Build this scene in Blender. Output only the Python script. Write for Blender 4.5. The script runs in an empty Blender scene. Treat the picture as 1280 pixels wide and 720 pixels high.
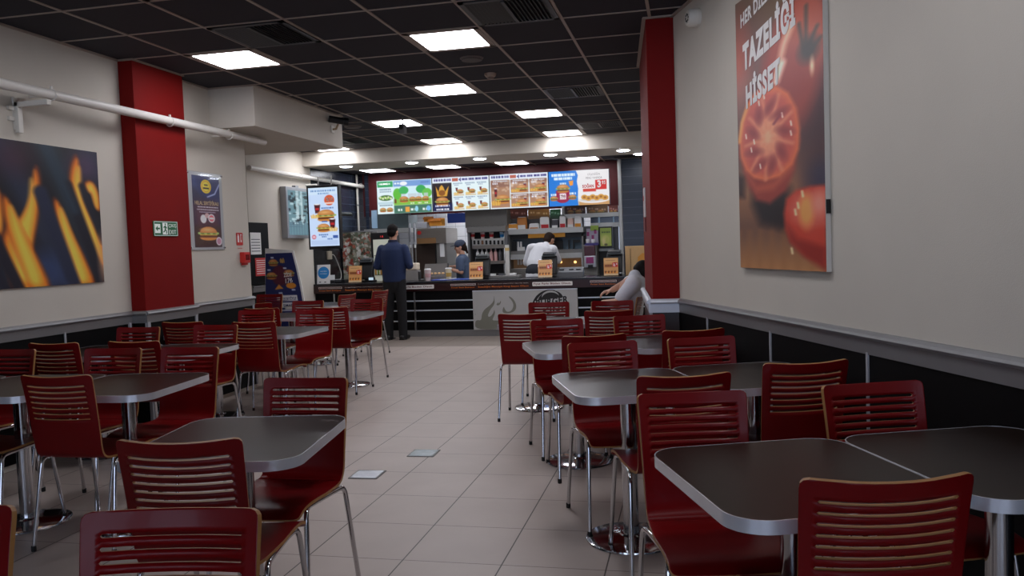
import bpy, bmesh, math, random
import numpy as np
from mathutils import Vector, Matrix
random.seed(7)
C = bpy.context.scene.collection
PI = math.pi
def R(d): return d * PI / 180

# ------------------------------------------------------------------ camera
F_PX = 1022.2
CAM_H = 1.365
def cam_axes(yaw=-0.21725, pitch=0.0510, roll=-0.034975):
    cy, sy, cp, sp, cr, sr = math.cos(yaw), math.sin(yaw), math.cos(pitch), math.sin(pitch), math.cos(roll), math.sin(roll)
    Rz = np.array([[cy, -sy, 0], [sy, cy, 0], [0, 0, 1]])
    A = np.array([[1, 0, 0], [0, 0, -1], [0, 1, 0]])
    Rx = np.array([[1, 0, 0], [0, cp, -sp], [0, sp, cp]])
    Rr = np.array([[cr, -sr, 0], [sr, cr, 0], [0, 0, 1]])
    return Rr @ Rx @ A @ Rz
CM = cam_axes()
def at(px, py, y):
    """world point seen at a photo pixel, at depth y in the room"""
    d = CM.T @ np.array([(px - 640) / F_PX, (py - 360) / F_PX, 1.0])
    p = np.array([0, 0, CAM_H]) + d * (y / d[1])
    return Vector(p)
cam = bpy.data.cameras.new('camera'); camo = bpy.data.objects.new('camera', cam); C.objects.link(camo)
cam.sensor_width = 36; cam.lens = F_PX / 1280 * 36; cam.clip_start = 0.02
mw = Matrix.Identity(4)
for i in range(3):
    mw[i][0] = CM[0][i]; mw[i][1] = -CM[1][i]; mw[i][2] = -CM[2][i]
mw[2][3] = CAM_H
camo.matrix_world = mw
bpy.context.scene.camera = camo

# ------------------------------------------------------------------ materials
def lin(c):
    c = c / 255.0
    return c / 12.92 if c <= 0.04045 else ((c + 0.055) / 1.055) ** 2.4
def col(r, g, b): return (lin(r), lin(g), lin(b), 1)
MATS = {}
def mat(name, rgb, rough=0.5, metal=0.0, spec=0.5, noise=0.0, nscale=20, bump=0.0, bscale=60, emit=None, estr=1.0, coat=0.0, stretch=None):
    if name in MATS: return MATS[name]
    m = bpy.data.materials.new(name); m.use_nodes = True
    nt = m.node_tree; b = nt.nodes['Principled BSDF']
    c = col(*rgb)
    b.inputs['Base Color'].default_value = c
    b.inputs['Roughness'].default_value = rough
    b.inputs['Metallic'].default_value = metal
    b.inputs['Specular IOR Level'].default_value = spec
    b.inputs['Coat Weight'].default_value = coat
    tc = nt.nodes.new('ShaderNodeTexCoord'); mp = nt.nodes.new('ShaderNodeMapping')
    nt.links.new(tc.outputs['Object'], mp.inputs['Vector'])
    if stretch: mp.inputs['Scale'].default_value = stretch
    if noise > 0:
        n = nt.nodes.new('ShaderNodeTexNoise'); n.inputs['Scale'].default_value = nscale; n.inputs['Detail'].default_value = 4
        nt.links.new(mp.outputs['Vector'], n.inputs['Vector'])
        mx = nt.nodes.new('ShaderNodeMix'); mx.data_type = 'RGBA'
        mx.inputs['A'].default_value = tuple(v * (1 - noise) for v in c[:3]) + (1,)
        mx.inputs['B'].default_value = tuple(min(1, v * (1 + noise)) for v in c[:3]) + (1,)
        nt.links.new(n.outputs['Fac'], mx.inputs['Factor']); nt.links.new(mx.outputs['Result'], b.inputs['Base Color'])
    if bump > 0:
        n2 = nt.nodes.new('ShaderNodeTexNoise'); n2.inputs['Scale'].default_value = bscale; n2.inputs['Detail'].default_value = 3
        nt.links.new(mp.outputs['Vector'], n2.inputs['Vector'])
        bp = nt.nodes.new('ShaderNodeBump'); bp.inputs['Strength'].default_value = bump; bp.inputs['Distance'].default_value = 0.003
        nt.links.new(n2.outputs['Fac'], bp.inputs['Height']); nt.links.new(bp.outputs['Normal'], b.inputs['Normal'])
    if emit is not None:
        b.inputs['Emission Color'].default_value = col(*emit); b.inputs['Emission Strength'].default_value = estr
    MATS[name] = m
    return m
def pic_mat(name, estr=0.0, rough=0.35, coat=0.0):
    m = bpy.data.materials.new(name); m.use_nodes = True
    nt = m.node_tree; b = nt.nodes['Principled BSDF']
    a = nt.nodes.new('ShaderNodeAttribute'); a.attribute_name = 'print'
    b.inputs['Roughness'].default_value = rough
    b.inputs['Coat Weight'].default_value = coat
    if estr > 0:
        b.inputs['Base Color'].default_value = (0.01, 0.01, 0.01, 1)
        nt.links.new(a.outputs['Color'], b.inputs['Emission Color']); b.inputs['Emission Strength'].default_value = estr
    else:
        nt.links.new(a.outputs['Color'], b.inputs['Base Color'])
    return m
PRINT = pic_mat('printed_picture'); PRINT_GLOSS = pic_mat('printed_picture_gloss', rough=0.2, coat=0.3)
SCREEN = pic_mat('screen_picture', 1.0); LIGHTBOX = pic_mat('lightbox_picture', 0.8)

WALL = mat('wall_paint', (206, 199, 186), 0.75, noise=0.05, nscale=3, bump=0.25, bscale=220)
WHITE = mat('white_paint', (222, 218, 208), 0.6, noise=0.03, nscale=6)
PIPEW = mat('white_pipe_paint', (226, 222, 214), 0.4, noise=0.04, nscale=8)
RED = mat('red_wall_paint', (124, 17, 15), 0.65, spec=0.14, noise=0.06, nscale=4, bump=0.2, bscale=150)
REDDK = mat('dark_red_wall_paint', (84, 11, 15), 0.55, noise=0.05, nscale=4)
LAM = mat('red_laminate', (112, 7, 11), 0.34, noise=0.06, nscale=5, spec=0.22, coat=0.04)
WOOD = mat('plywood_edge', (158, 112, 62), 0.5, noise=0.15, nscale=30, stretch=(1, 1, 14))
STRIPM = mat('pale_metal_strip', (178, 180, 186), 0.4, 0.1, noise=0.05)
CHROME = mat('chrome', (205, 205, 208), 0.12, 1.0, noise=0.02, nscale=9)
ALU = mat('brushed_aluminium', (190, 192, 196), 0.32, 1.0, noise=0.08, nscale=12, stretch=(1, 1, 20))
ALUP = mat('aluminium_rail', (146, 146, 147), 0.42, 0.55, noise=0.05, nscale=10)
STEEL = mat('stainless_steel', (165, 160, 152), 0.3, 0.9, noise=0.08, nscale=6, stretch=(1, 1, 10))
STEELD = mat('dull_grey_steel', (128, 126, 122), 0.45, 0.5, noise=0.06, nscale=7)
TOPM = mat('dark_brown_laminate', (27, 16, 10), 0.3, noise=0.12, nscale=40, spec=0.14)
BLACK = mat('black_plastic', (16, 16, 18), 0.4, noise=0.05)
RUBBER = mat('black_rubber', (14, 14, 14), 0.7)
BLKPAN = mat('black_wall_panel', (7, 7, 9), 0.55, spec=0.15, noise=0.1, nscale=3)
EDGE = mat('aluminium_edge', (226, 228, 234), 0.25, 0.55, noise=0.06, nscale=14)
CEILT = mat('charcoal_ceiling_tile', (34, 32, 41), 0.85, noise=0.12, nscale=60, bump=0.15, bscale=300)
GRID = mat('ceiling_grid_metal', (166, 152, 140), 0.5, 0.1, noise=0.04)
VENTM = mat('dark_vent_metal', (34, 36, 42), 0.4, 0.3, noise=0.05)
LIGHT = mat('light_diffuser', (250, 248, 255), 0.5, emit=(247, 246, 255), estr=16.5)
LIGHTK = mat('kitchen_light_diffuser', (250, 248, 255), 0.5, emit=(246, 248, 255), estr=15)
DOWN = mat('downlight_lens', (250, 250, 255), 0.5, emit=(235, 242, 255), estr=34)
NAVYT = None
SKIN = mat('skin', (196, 146, 120), 0.55, noise=0.06, nscale=15)
HAIR = mat('dark_hair', (20, 15, 13), 0.7, spec=0.15, noise=0.2, nscale=60)
BROWNH = mat('brown_hair', (40, 27, 21), 0.7, spec=0.15, noise=0.2, nscale=60)
EYE = mat('eye_dark', (20, 16, 14), 0.2)
LIP = mat('lip', (150, 90, 80), 0.5)
NAVY = mat('navy_jacket_cloth', (22, 40, 78), 0.8, noise=0.12, nscale=25, bump=0.2, bscale=40)
TROUSER = mat('black_trouser_cloth', (18, 18, 22), 0.85, noise=0.1, nscale=30)
SHOE = mat('black_shoe_leather', (14, 14, 15), 0.4)
WSHIRT = mat('white_shirt_cloth', (222, 222, 226), 0.8, noise=0.04, nscale=14, bump=0.2, bscale=30)
GSHIRT = mat('slate_blue_shirt_cloth', (70, 84, 108), 0.8, noise=0.08, nscale=20)
PAPERW = mat('white_paper', (232, 232, 230), 0.6, noise=0.02)
INKB = mat('black_ink', (20, 18, 18), 0.5)
INKW = mat('white_ink', (235, 232, 228), 0.5)
INKO = mat('orange_ink', (222, 120, 30), 0.5)
INKR = mat('red_ink', (190, 30, 36), 0.5)
SIGNW = mat('white_sign_letter', (225, 230, 225), 0.5, emit=(225, 235, 228), estr=0.15)
SIGNG = mat('green_sign_face', (18, 88, 52), 0.4, emit=(18, 92, 56), estr=0.15)
CALLR = mat('red_call_point', (196, 38, 30), 0.35)
BLUEP = mat('blue_print', (34, 130, 200), 0.5)
NAVYP = mat('navy_print', (30, 46, 104), 0.5)
YELB = mat('orange_carton', (224, 152, 52), 0.6, noise=0.06)
KRAFT = mat('kraft_paper', (196, 150, 96), 0.7, noise=0.08, nscale=12)
GLASSB = mat('blue_black_glass', (24, 40, 70), 0.1)
BURG = mat('burgundy_plastic', (70, 12, 24), 0.25)

def node_mat(name):
    m = bpy.data.materials.new(name); m.use_nodes = True
    return m, m.node_tree, m.node_tree.nodes['Principled BSDF']
def math_node(nt, op, a, b=None, c=None):
    n = nt.nodes.new('ShaderNodeMath'); n.operation = op
    for i, v in enumerate((a, b, c)):
        if v is None: continue
        if isinstance(v, (int, float)): n.inputs[i].default_value = v
        else: nt.links.new(v, n.inputs[i])
    return n.outputs[0]
def mixc(nt, fac, a, b):
    n = nt.nodes.new('ShaderNodeMix'); n.data_type = 'RGBA'
    if isinstance(fac, (int, float)): n.inputs['Factor'].default_value = fac
    else: nt.links.new(fac, n.inputs['Factor'])
    for k, v in (('A', a), ('B', b)):
        if isinstance(v, tuple): n.inputs[k].default_value = v
        else: nt.links.new(v, n.inputs[k])
    return n.outputs['Result']
def line_mask(nt, coord, off, step, half):
    """1 on the joint lines of a repeat"""
    t = math_node(nt, 'DIVIDE', math_node(nt, 'SUBTRACT', coord, off), step)
    f = math_node(nt, 'FRACT', math_node(nt, 'ADD', t, 0.5))
    d = math_node(nt, 'ABSOLUTE', math_node(nt, 'SUBTRACT', f, 0.5))
    return math_node(nt, 'LESS_THAN', d, half / step)
def floor_material():
    m, nt, b = node_mat('beige_floor_tile')
    tc = nt.nodes.new('ShaderNodeTexCoord'); sp = nt.nodes.new('ShaderNodeSeparateXYZ'); nt.links.new(tc.outputs['Object'], sp.inputs[0])
    lx = line_mask(nt, sp.outputs[0], -1.275, 0.4475, 0.0030)
    ly = line_mask(nt, sp.outputs[1], 3.800, 0.4525, 0.0022)
    n = nt.nodes.new('ShaderNodeTexNoise'); n.inputs['Scale'].default_value = 3.5; n.inputs['Detail'].default_value = 5
    nt.links.new(tc.outputs['Object'], n.inputs['Vector'])
    wn = nt.nodes.new('ShaderNodeTexWhiteNoise'); wn.noise_dimensions = '2D'
    cb = nt.nodes.new('ShaderNodeCombineXYZ')
    nt.links.new(math_node(nt, 'FLOOR', math_node(nt, 'DIVIDE', math_node(nt, 'SUBTRACT', sp.outputs[0], -1.275), 0.4475)), cb.inputs[0])
    nt.links.new(math_node(nt, 'FLOOR', math_node(nt, 'DIVIDE', math_node(nt, 'SUBTRACT', sp.outputs[1], 3.8), 0.4525)), cb.inputs[1])
    nt.links.new(cb.outputs[0], wn.inputs['Vector'])
    c = mixc(nt, n.outputs['Fac'], col(172, 159, 150), col(192, 179, 170))
    c = mixc(nt, math_node(nt, 'MULTIPLY', wn.outputs['Value'], 0.22), c, col(162, 149, 140))
    strip = math_node(nt, 'GREATER_THAN', sp.outputs[1], 10.9)
    c = mixc(nt, strip, c, col(142, 130, 120))
    c = mixc(nt, math_node(nt, 'MULTIPLY', ly, 0.9), c, col(70, 58, 50))
    c = mixc(nt, math_node(nt, 'MULTIPLY', lx, 0.92), c, col(44, 36, 32))
    nt.links.new(c, b.inputs['Base Color']); b.inputs['Roughness'].default_value = 0.42; b.inputs['Specular IOR Level'].default_value = 0.35
    return m
FLOORM = floor_material()
def wall_tile(name, base, grout, sx, sz, half, ox=0, oz=0, rough=0.25, stagger=False):
    m, nt, b = node_mat(name)
    tc = nt.nodes.new('ShaderNodeTexCoord'); sp = nt.nodes.new('ShaderNodeSeparateXYZ'); nt.links.new(tc.outputs['Object'], sp.inputs[0])
    h = math_node(nt, 'ADD', sp.outputs[0], sp.outputs[1])
    k = math_node(nt, 'MAXIMUM', line_mask(nt, h, ox, sx, half), line_mask(nt, sp.outputs[2], oz, sz, half))
    n = nt.nodes.new('ShaderNodeTexNoise'); n.inputs['Scale'].default_value = 4; nt.links.new(tc.outputs['Object'], n.inputs['Vector'])
    bb = mixc(nt, n.outputs['Fac'], tuple(v * .85 for v in col(*base)[:3]) + (1,), tuple(min(1, v * 1.12) for v in col(*base)[:3]) + (1,))
    nt.links.new(mixc(nt, k, bb, col(*grout)), b.inputs['Base Color']); b.inputs['Roughness'].default_value = rough
    return m
NAVYT = wall_tile('navy_wall_tile', (40, 47, 62), (70, 78, 92), 0.6, 0.13, 0.004)
WHITET = wall_tile('white_wall_tile', (226, 228, 232), (170, 174, 180), 0.2, 0.2, 0.004)

# ------------------------------------------------------------------ mesh builder
class MB:
    def __init__(s): s.v = []; s.f = []; s.m = []
    def add(s, vs, fs, mi=0):
        o = len(s.v); s.v += [tuple(v) for v in vs]; s.f += [tuple(i + o for i in f) for f in fs]; s.m += [mi] * len(fs); return s
    def box(s, x0, x1, y0, y1, z0, z1, mi=0):
        return s.add([(x0, y0, z0), (x1, y0, z0), (x1, y1, z0), (x0, y1, z0), (x0, y0, z1), (x1, y0, z1), (x1, y1, z1), (x0, y1, z1)],
                     [(0, 3, 2, 1), (4, 5, 6, 7), (0, 1, 5, 4), (1, 2, 6, 5), (2, 3, 7, 6), (3, 0, 4, 7)], mi)
    def prism(s, poly, z0, z1, mi=0):
        """poly ccw in xy"""
        n = len(poly)
        vs = [(x, y, z0) for x, y in poly] + [(x, y, z1) for x, y in poly]
        fs = [tuple(range(n - 1, -1, -1)), tuple(range(n, 2 * n))] + [(i, (i + 1) % n, n + (i + 1) % n, n + i) for i in range(n)]
        return s.add(vs, fs, mi)
    def prism_y(s, poly, y0, y1, mi=0):
        """poly in xz, ccw seen from -y"""
        n = len(poly)
        vs = [(x, y0, z) for x, z in poly] + [(x, y1, z) for x, z in poly]
        fs = [tuple(range(n)), tuple(range(2 * n - 1, n - 1, -1))] + [((i + 1) % n, i, n + i, n + (i + 1) % n) for i in range(n)]
        return s.add(vs, fs, mi)
    def lathe(s, prof, n=24, c=(0, 0), mi=0):
        """prof list of (r, z) bottom to top"""
        vs = []; fs = []
        for r, z in prof:
            for i in range(n):
                a = 2 * PI * i / n; vs.append((c[0] + r * math.cos(a), c[1] + r * math.sin(a), z))
        for j in range(len(prof) - 1):
            for i in range(n): fs.append((j * n + i, j * n + (i + 1) % n, (j + 1) * n + (i + 1) % n, (j + 1) * n + i))
        fs.append(tuple(range(n - 1, -1, -1))); k = (len(prof) - 1) * n; fs.append(tuple(range(k, k + n)))
        return s.add(vs, fs, mi)
    def tube(s, pts, r, n=10, mi=0, r2=None):
        pts = [Vector(p) for p in pts]; rings = []
        t0 = (pts[1] - pts[0]).normalized()
        up = Vector((0, 0, 1)) if abs(t0.z) < .9 else Vector((1, 0, 0))
        nrm = t0.cross(up).normalized()
        vs = []; fs = []
        for i, p in enumerate(pts):
            t = (pts[min(i + 1, len(pts) - 1)] - pts[max(i - 1, 0)]).normalized()
            nrm = (nrm - t * nrm.dot(t)).normalized(); bn = t.cross(nrm)
            rr = r if r2 is None else r + (r2 - r) * i / (len(pts) - 1)
            for k in range(n):
                a = 2 * PI * k / n; vs.append(p + nrm * (rr * math.cos(a)) + bn * (rr * math.sin(a)))
        for i in range(len(pts) - 1):
            for k in range(n): fs.append((i * n + k, i * n + (k + 1) % n, (i + 1) * n + (k + 1) % n, (i + 1) * n + k))
        fs.append(tuple(range(n - 1, -1, -1))); k = (len(pts) - 1) * n; fs.append(tuple(range(k, k + n)))
        return s.add(vs, fs, mi)
    def capsule(s, p0, p1, r0, r1, n=14, m=5, sq=(1, 1), axis=None):
        """tapered rounded limb; sq squashes the section along the first and second side axis"""
        p0 = Vector(p0); p1 = Vector(p1); t = (p1 - p0)
        t = t.normalized() if t.length > 1e-6 else Vector((0, 0, 1))
        a = Vector(axis) if axis else (Vector((1, 0, 0)) if abs(t.x) < .9 else Vector((0, 1, 0)))
        a = (a - t * a.dot(t)).normalized(); b = t.cross(a)
        rings = [(p0, r0 * math.cos(q), -r0 * math.sin(q)) for q in [PI / 2 * (m - j) / m * .98 for j in range(m)]] + [(p0, r0, 0), (p1, r1, 0)] + \
                [(p1, r1 * math.cos(q), r1 * math.sin(q)) for q in [PI / 2 * (j + 1) / m * .98 for j in range(m)]]
        vs = []; fs = []
        for c, rr, off in rings:
            for k in range(n):
                g = 2 * PI * k / n; vs.append(c + t * off + a * (rr * sq[0] * math.cos(g)) + b * (rr * sq[1] * math.sin(g)))
        for i in range(len(rings) - 1):
            for k in range(n): fs.append((i * n + k, i * n + (k + 1) % n, (i + 1) * n + (k + 1) % n, (i + 1) * n + k))
        fs.append(tuple(range(n - 1, -1, -1))); k = (len(rings) - 1) * n; fs.append(tuple(range(k, k + n)))
        return s.add(vs, fs)
    def loft(s, rings, n=24):
        """closed body through ellipses (cx, cy, z, rx, ry)"""
        vs = [(cx + rx * math.cos(2 * PI * k / n), cy + ry * math.sin(2 * PI * k / n), z) for cx, cy, z, rx, ry in rings for k in range(n)]
        fs = [(i * n + k, i * n + (k + 1) % n, (i + 1) * n + (k + 1) % n, (i + 1) * n + k) for i in range(len(rings) - 1) for k in range(n)]
        q = (len(rings) - 1) * n
        return s.add(vs, fs + [tuple(range(n - 1, -1, -1)), tuple(range(q, q + n))])
    def ellipsoid(s, c, r, n=16, m=10):
        vs = []; fs = []
        for j in range(1, m):
            t = PI * j / m
            for k in range(n):
                g = 2 * PI * k / n
                vs.append((c[0] + r[0] * math.sin(t) * math.cos(g), c[1] + r[1] * math.sin(t) * math.sin(g), c[2] - r[2] * math.cos(t)))
        for j in range(m - 2):
            for k in range(n): fs.append((j * n + k, j * n + (k + 1) % n, (j + 1) * n + (k + 1) % n, (j + 1) * n + k))
        fs.append(tuple(range(n - 1, -1, -1))); q = (m - 2) * n; fs.append(tuple(range(q, q + n)))
        return s.add(vs, fs)
    def build(s, name, mats, parent=None, smooth=False, bevel=0, loc=None, rotz=0, seg=2):
        me = bpy.data.meshes.new(name); me.from_pydata(s.v, [], s.f); me.update()
        if not isinstance(mats, (list, tuple)): mats = [mats]
        for m in mats: me.materials.append(m)
        if len(mats) > 1: me.polygons.foreach_set('material_index', s.m)
        if smooth:
            me.polygons.foreach_set('use_smooth', [True] * len(me.polygons))
            me.set_sharp_from_angle(angle=R(38))
        o = bpy.data.objects.new(name, me); C.objects.link(o)
        if parent: o.parent = parent
        if loc is not None: o.location = loc
        o.rotation_euler.z = rotz
        if bevel:
            b = o.modifiers.new('bevel', 'BEVEL'); b.width = bevel; b.segments = seg; b.limit_method = 'ANGLE'; b.angle_limit = R(40)
        return o
def tag(o, label=None, cat=None, group=None, kind=None):
    if label: o['label'] = label
    if cat: o['category'] = cat
    if group: o['group'] = group
    if kind: o['kind'] = kind
    return o
def thing(name, label, cat, loc=(0, 0, 0), rotz=0, group=None):
    o = bpy.data.objects.new(name, None); o.empty_display_size = .1; C.objects.link(o)
    o.location = loc; o.rotation_euler.z = rotz
    return tag(o, label, cat, group)
def struct(name, mb, m, bevel=0, smooth=False):
    return tag(mb.build(name, m, bevel=bevel, smooth=smooth), kind='structure')
def copy_tree(o):
    r = o.copy(); C.objects.link(r)
    for ch in o.children:
        c = ch.copy(); C.objects.link(c); c.parent = r
        for g in ch.children:
            d = g.copy(); C.objects.link(d); d.parent = c
    return r
def rrect(w, d, r, n=6, cx=0, cy=0):
    pts = []
    for sx, sy, a0 in ((1, -1, -90), (1, 1, 0), (-1, 1, 90), (-1, -1, 180)):
        for i in range(n + 1):
            a = R(a0 + 90 * i / n); pts.append((cx + sx * (w / 2 - r) + r * math.cos(a), cy + sy * (d / 2 - r) + r * math.sin(a)))
    return pts
def smooth_path(pts, it=3):
    pts = [Vector(p) for p in pts]
    for _ in range(it):
        q = [pts[0]]
        for a, b in zip(pts, pts[1:]): q += [a * .75 + b * .25, a * .25 + b * .75]
        q.append(pts[-1]); pts = q
    return pts

# ------------------------------------------------------------------ lettering
def letters(name, txt, w, h, m, parent, x, z, y=-0.002, align='L', depth=0.0006, shear=0.0, rot=0.0, bold=0.0):
    """lettering fitted in a w x h box whose lower left (or centre) is x, z, lying in the xz plane, read from -y"""
    cu = bpy.data.curves.new(name, 'FONT'); cu.body = txt; cu.extrude = 0.02; cu.offset = bold; cu.resolution_u = 3; cu.space_character = 1.0 + bold * 2.6
    to = bpy.data.objects.new(name, cu); C.objects.link(to)
    dg = bpy.context.evaluated_depsgraph_get()
    me = bpy.data.meshes.new_from_object(to.evaluated_get(dg))
    bpy.data.objects.remove(to); bpy.data.curves.remove(cu)
    n = len(me.vertices); co = np.empty(n * 3); me.vertices.foreach_get('co', co); co = co.reshape(-1, 3)
    if n == 0: return None
    mn, mx = co.min(0), co.max(0)
    xx = (co[:, 0] - mn[0]) / (mx[0] - mn[0]) * w; zz = (co[:, 1] - mn[1]) / (mx[1] - mn[1]) * h
    yy = -(co[:, 2] - mn[2]) / max(1e-9, mx[2] - mn[2]) * depth
    if align == 'C': xx = xx - w / 2; zz = zz - h / 2
    zz = zz + shear * xx
    c, s_ = math.cos(rot), math.sin(rot)
    X = x + xx * c - zz * s_; Z = z + xx * s_ + zz * c
    me.vertices.foreach_set('co', np.stack([X, y + yy, Z], 1).ravel()); me.update()
    me.materials.clear(); me.materials.append(m)
    o = bpy.data.objects.new(name, me); C.objects.link(o); o.parent = parent
    return o

# ------------------------------------------------------------------ printed pictures
def lin_arr(a):
    a = np.clip(a, 0, 255) / 255.0
    return np.where(a <= 0.04045, a / 12.92, ((a + 0.055) / 1.055) ** 2.4)
class Pic:
    """a printed picture: colours worked out on a fine grid, pw x ph in its own units, y down"""
    def __init__(s, pw, ph, nx, ny, bg=(255, 255, 255)):
        s.pw, s.ph, s.nx, s.ny = pw, ph, nx, ny
        s.X, s.Y = np.meshgrid(np.linspace(0, pw, nx + 1), np.linspace(0, ph, ny + 1))
        s.c = np.zeros(s.X.shape + (3,)); s.c[:] = bg
        s.px = pw / nx
    def mix(s, k, c, a=1.0):
        k = np.clip(k, 0, 1)[..., None] * a; s.c = s.c * (1 - k) + np.array(c, float) * k; return s
    def ell(s, cx, cy, rx, ry, c, soft=None, ang=0, a=1.0, top=None, bottom=None):
        ca, sa = math.cos(R(ang)), math.sin(R(ang)); dx, dy = s.X - cx, s.Y - cy
        u, v = (dx * ca + dy * sa) / rx, (-dx * sa + dy * ca) / ry
        d = (np.sqrt(u * u + v * v) - 1) * min(rx, ry); soft = soft or s.px
        k = np.clip(.5 - d / soft, 0, 1)
        if top is not None: k = k * np.clip(.5 + (s.Y - top) / s.px, 0, 1)
        if bottom is not None: k = k * np.clip(.5 + (bottom - s.Y) / s.px, 0, 1)
        return s.mix(k, c, a)
    def rect(s, x0, y0, x1, y1, c, soft=None, a=1.0):
        soft = soft or s.px
        k = np.clip(.5 + (s.X - x0) / soft, 0, 1) * np.clip(.5 + (x1 - s.X) / soft, 0, 1) * np.clip(.5 + (s.Y - y0) / soft, 0, 1) * np.clip(.5 + (y1 - s.Y) / soft, 0, 1)
        return s.mix(k, c, a)
    def poly(s, pts, c, soft=None, a=1.0):
        soft = soft or s.px; d = np.full(s.X.shape, 1e9); ins = np.zeros(s.X.shape, bool)
        for (x0, y0), (x1, y1) in zip(pts, list(pts[1:]) + [pts[0]]):
            ex, ey = x1 - x0, y1 - y0; L = ex * ex + ey * ey + 1e-12
            t = np.clip(((s.X - x0) * ex + (s.Y - y0) * ey) / L, 0, 1)
            d = np.minimum(d, np.hypot(s.X - x0 - t * ex, s.Y - y0 - t * ey))
            cr = ((y0 > s.Y) != (y1 > s.Y))
            with np.errstate(divide='ignore', invalid='ignore'):
                xi = x0 + (s.Y - y0) * ex / (ey if ey else 1e-12)
            ins ^= cr & (s.X < xi)
        sd = np.where(ins, -d, d)
        return s.mix(np.clip(.5 - sd / soft, 0, 1), c, a)
    def line(s, pts, w, c, soft=None, a=1.0, w2=None):
        soft = soft or s.px; k = np.zeros(s.X.shape); n = len(pts) - 1
        for i, ((x0, y0), (x1, y1)) in enumerate(zip(pts, pts[1:])):
            ex, ey = x1 - x0, y1 - y0; L = ex * ex + ey * ey + 1e-12
            t = np.clip(((s.X - x0) * ex + (s.Y - y0) * ey) / L, 0, 1)
            d = np.hypot(s.X - x0 - t * ex, s.Y - y0 - t * ey)
            ww = w if w2 is None else w + (w2 - w) * (i + t) / n
            k = np.maximum(k, np.clip(.5 - (d - ww / 2) / soft, 0, 1))
        return s.mix(k, c, a)
    def mottle(s, amt, seed=1, scale=6):
        rng = np.random.default_rng(seed); g = rng.random((scale * 2 + 2, scale * 2 + 2))
        xi = s.X / s.pw * scale * 2; yi = s.Y / s.ph * scale * 2
        x0 = np.clip(xi.astype(int), 0, scale * 2); y0 = np.clip(yi.astype(int), 0, scale * 2); fx = xi - x0; fy = yi - y0
        v = g[y0, x0] * (1 - fx) * (1 - fy) + g[y0, np.minimum(x0 + 1, scale * 2 + 1)] * fx * (1 - fy) + g[np.minimum(y0 + 1, scale * 2 + 1), x0] * (1 - fx) * fy + g[np.minimum(y0 + 1, scale * 2 + 1), np.minimum(x0 + 1, scale * 2 + 1)] * fx * fy
        s.c = s.c * (1 + amt * (v - .5))[..., None]; return s
    def dashes(s, x0, y0, x1, h, c, seed=0, fill=.7):
        """a line of small print"""
        rng = random.Random(seed); x = x0
        while x < x1:
            w = rng.uniform(.6, 1.8) * h
            s.rect(x, y0, min(x + w * fill, x1), y0 + h, c); x += w
        return s
    def burger(s, cx, cy, w, layers=None):
        h = w * .62
        s.ell(cx, cy + h * .32, w * .47, h * .2, (196, 128, 60), top=cy + h * .25)
        s.rect(cx - w * .45, cy + h * .12, cx + w * .45, cy + h * .3, (96, 48, 26))
        s.rect(cx - w * .47, cy + h * .06, cx + w * .47, cy + h * .13, (222, 176, 72))
        s.rect(cx - w * .46, cy + h * .0, cx + w * .46, cy + h * .06, (206, 60, 40))
        for i in range(7): s.ell(cx - w * .48 + w * .16 * i, cy - h * .02, w * .1, h * .09, (92, 132, 58) if i % 2 else (150, 178, 104))
        s.ell(cx, cy - h * .06, w * .47, h * .46, (184, 118, 62), bottom=cy - h * .04)
        s.ell(cx - w * .06, cy - h * .28, w * .28, h * .12, (216, 164, 104), soft=h * .2)
        return s
    def fries(s, cx, cy, w, h):
        for i in range(7): s.line([(cx - w / 2 + w * i / 6, cy + h * .2), (cx - w * .6 + w * 1.2 * i / 6, cy - h * (.4 + .12 * (i % 3)))], w * .13, (236, 190, 80) if i % 2 else (222, 166, 60))
        return s
    def cup(s, cx, cy, w, h, c=(70, 22, 30)):
        s.poly([(cx - w / 2, cy - h / 2), (cx + w / 2, cy - h / 2), (cx + w * .36, cy + h / 2), (cx - w * .36, cy + h / 2)], c)
        s.ell(cx, cy - h / 2, w / 2, h * .07, (230, 230, 235)); s.rect(cx - w * .3, cy - h * .1, cx + w * .3, cy + h * .15, (180, 40, 44)); return s
    def build(s, name, w, h, m, parent=None, y=0.0, gain=1.0, x=0.0, z=0.0):
        """mesh w x h metres centred on x, z in the xz plane, seen from -y"""
        nx, ny = s.nx, s.ny
        xs = np.linspace(-w / 2, w / 2, nx + 1) + x; zs = np.linspace(h / 2, -h / 2, ny + 1) + z
        X, Z = np.meshgrid(xs, zs)
        co = np.stack([X, np.full(X.shape, y), Z], -1).reshape(-1, 3)
        i = np.arange(ny)[:, None] * (nx + 1) + np.arange(nx)[None]
        f = np.stack([i, i + nx + 1, i + nx + 2, i + 1], -1).reshape(-1, 4)
        me = bpy.data.meshes.new(name); me.from_pydata(co.tolist(), [], f.tolist()); me.update()
        at_ = me.attributes.new('print', 'FLOAT_COLOR', 'POINT')
        cc = np.ones(((nx + 1) * (ny + 1), 4)); cc[:, :3] = np.clip(lin_arr(s.c.reshape(-1, 3)) * gain, 0, .92)
        at_.data.foreach_set('color', cc.ravel())
        me.materials.append(m)
        o = bpy.data.objects.new(name, me); C.objects.link(o)
        if parent: o.parent = parent
        return o

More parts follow.
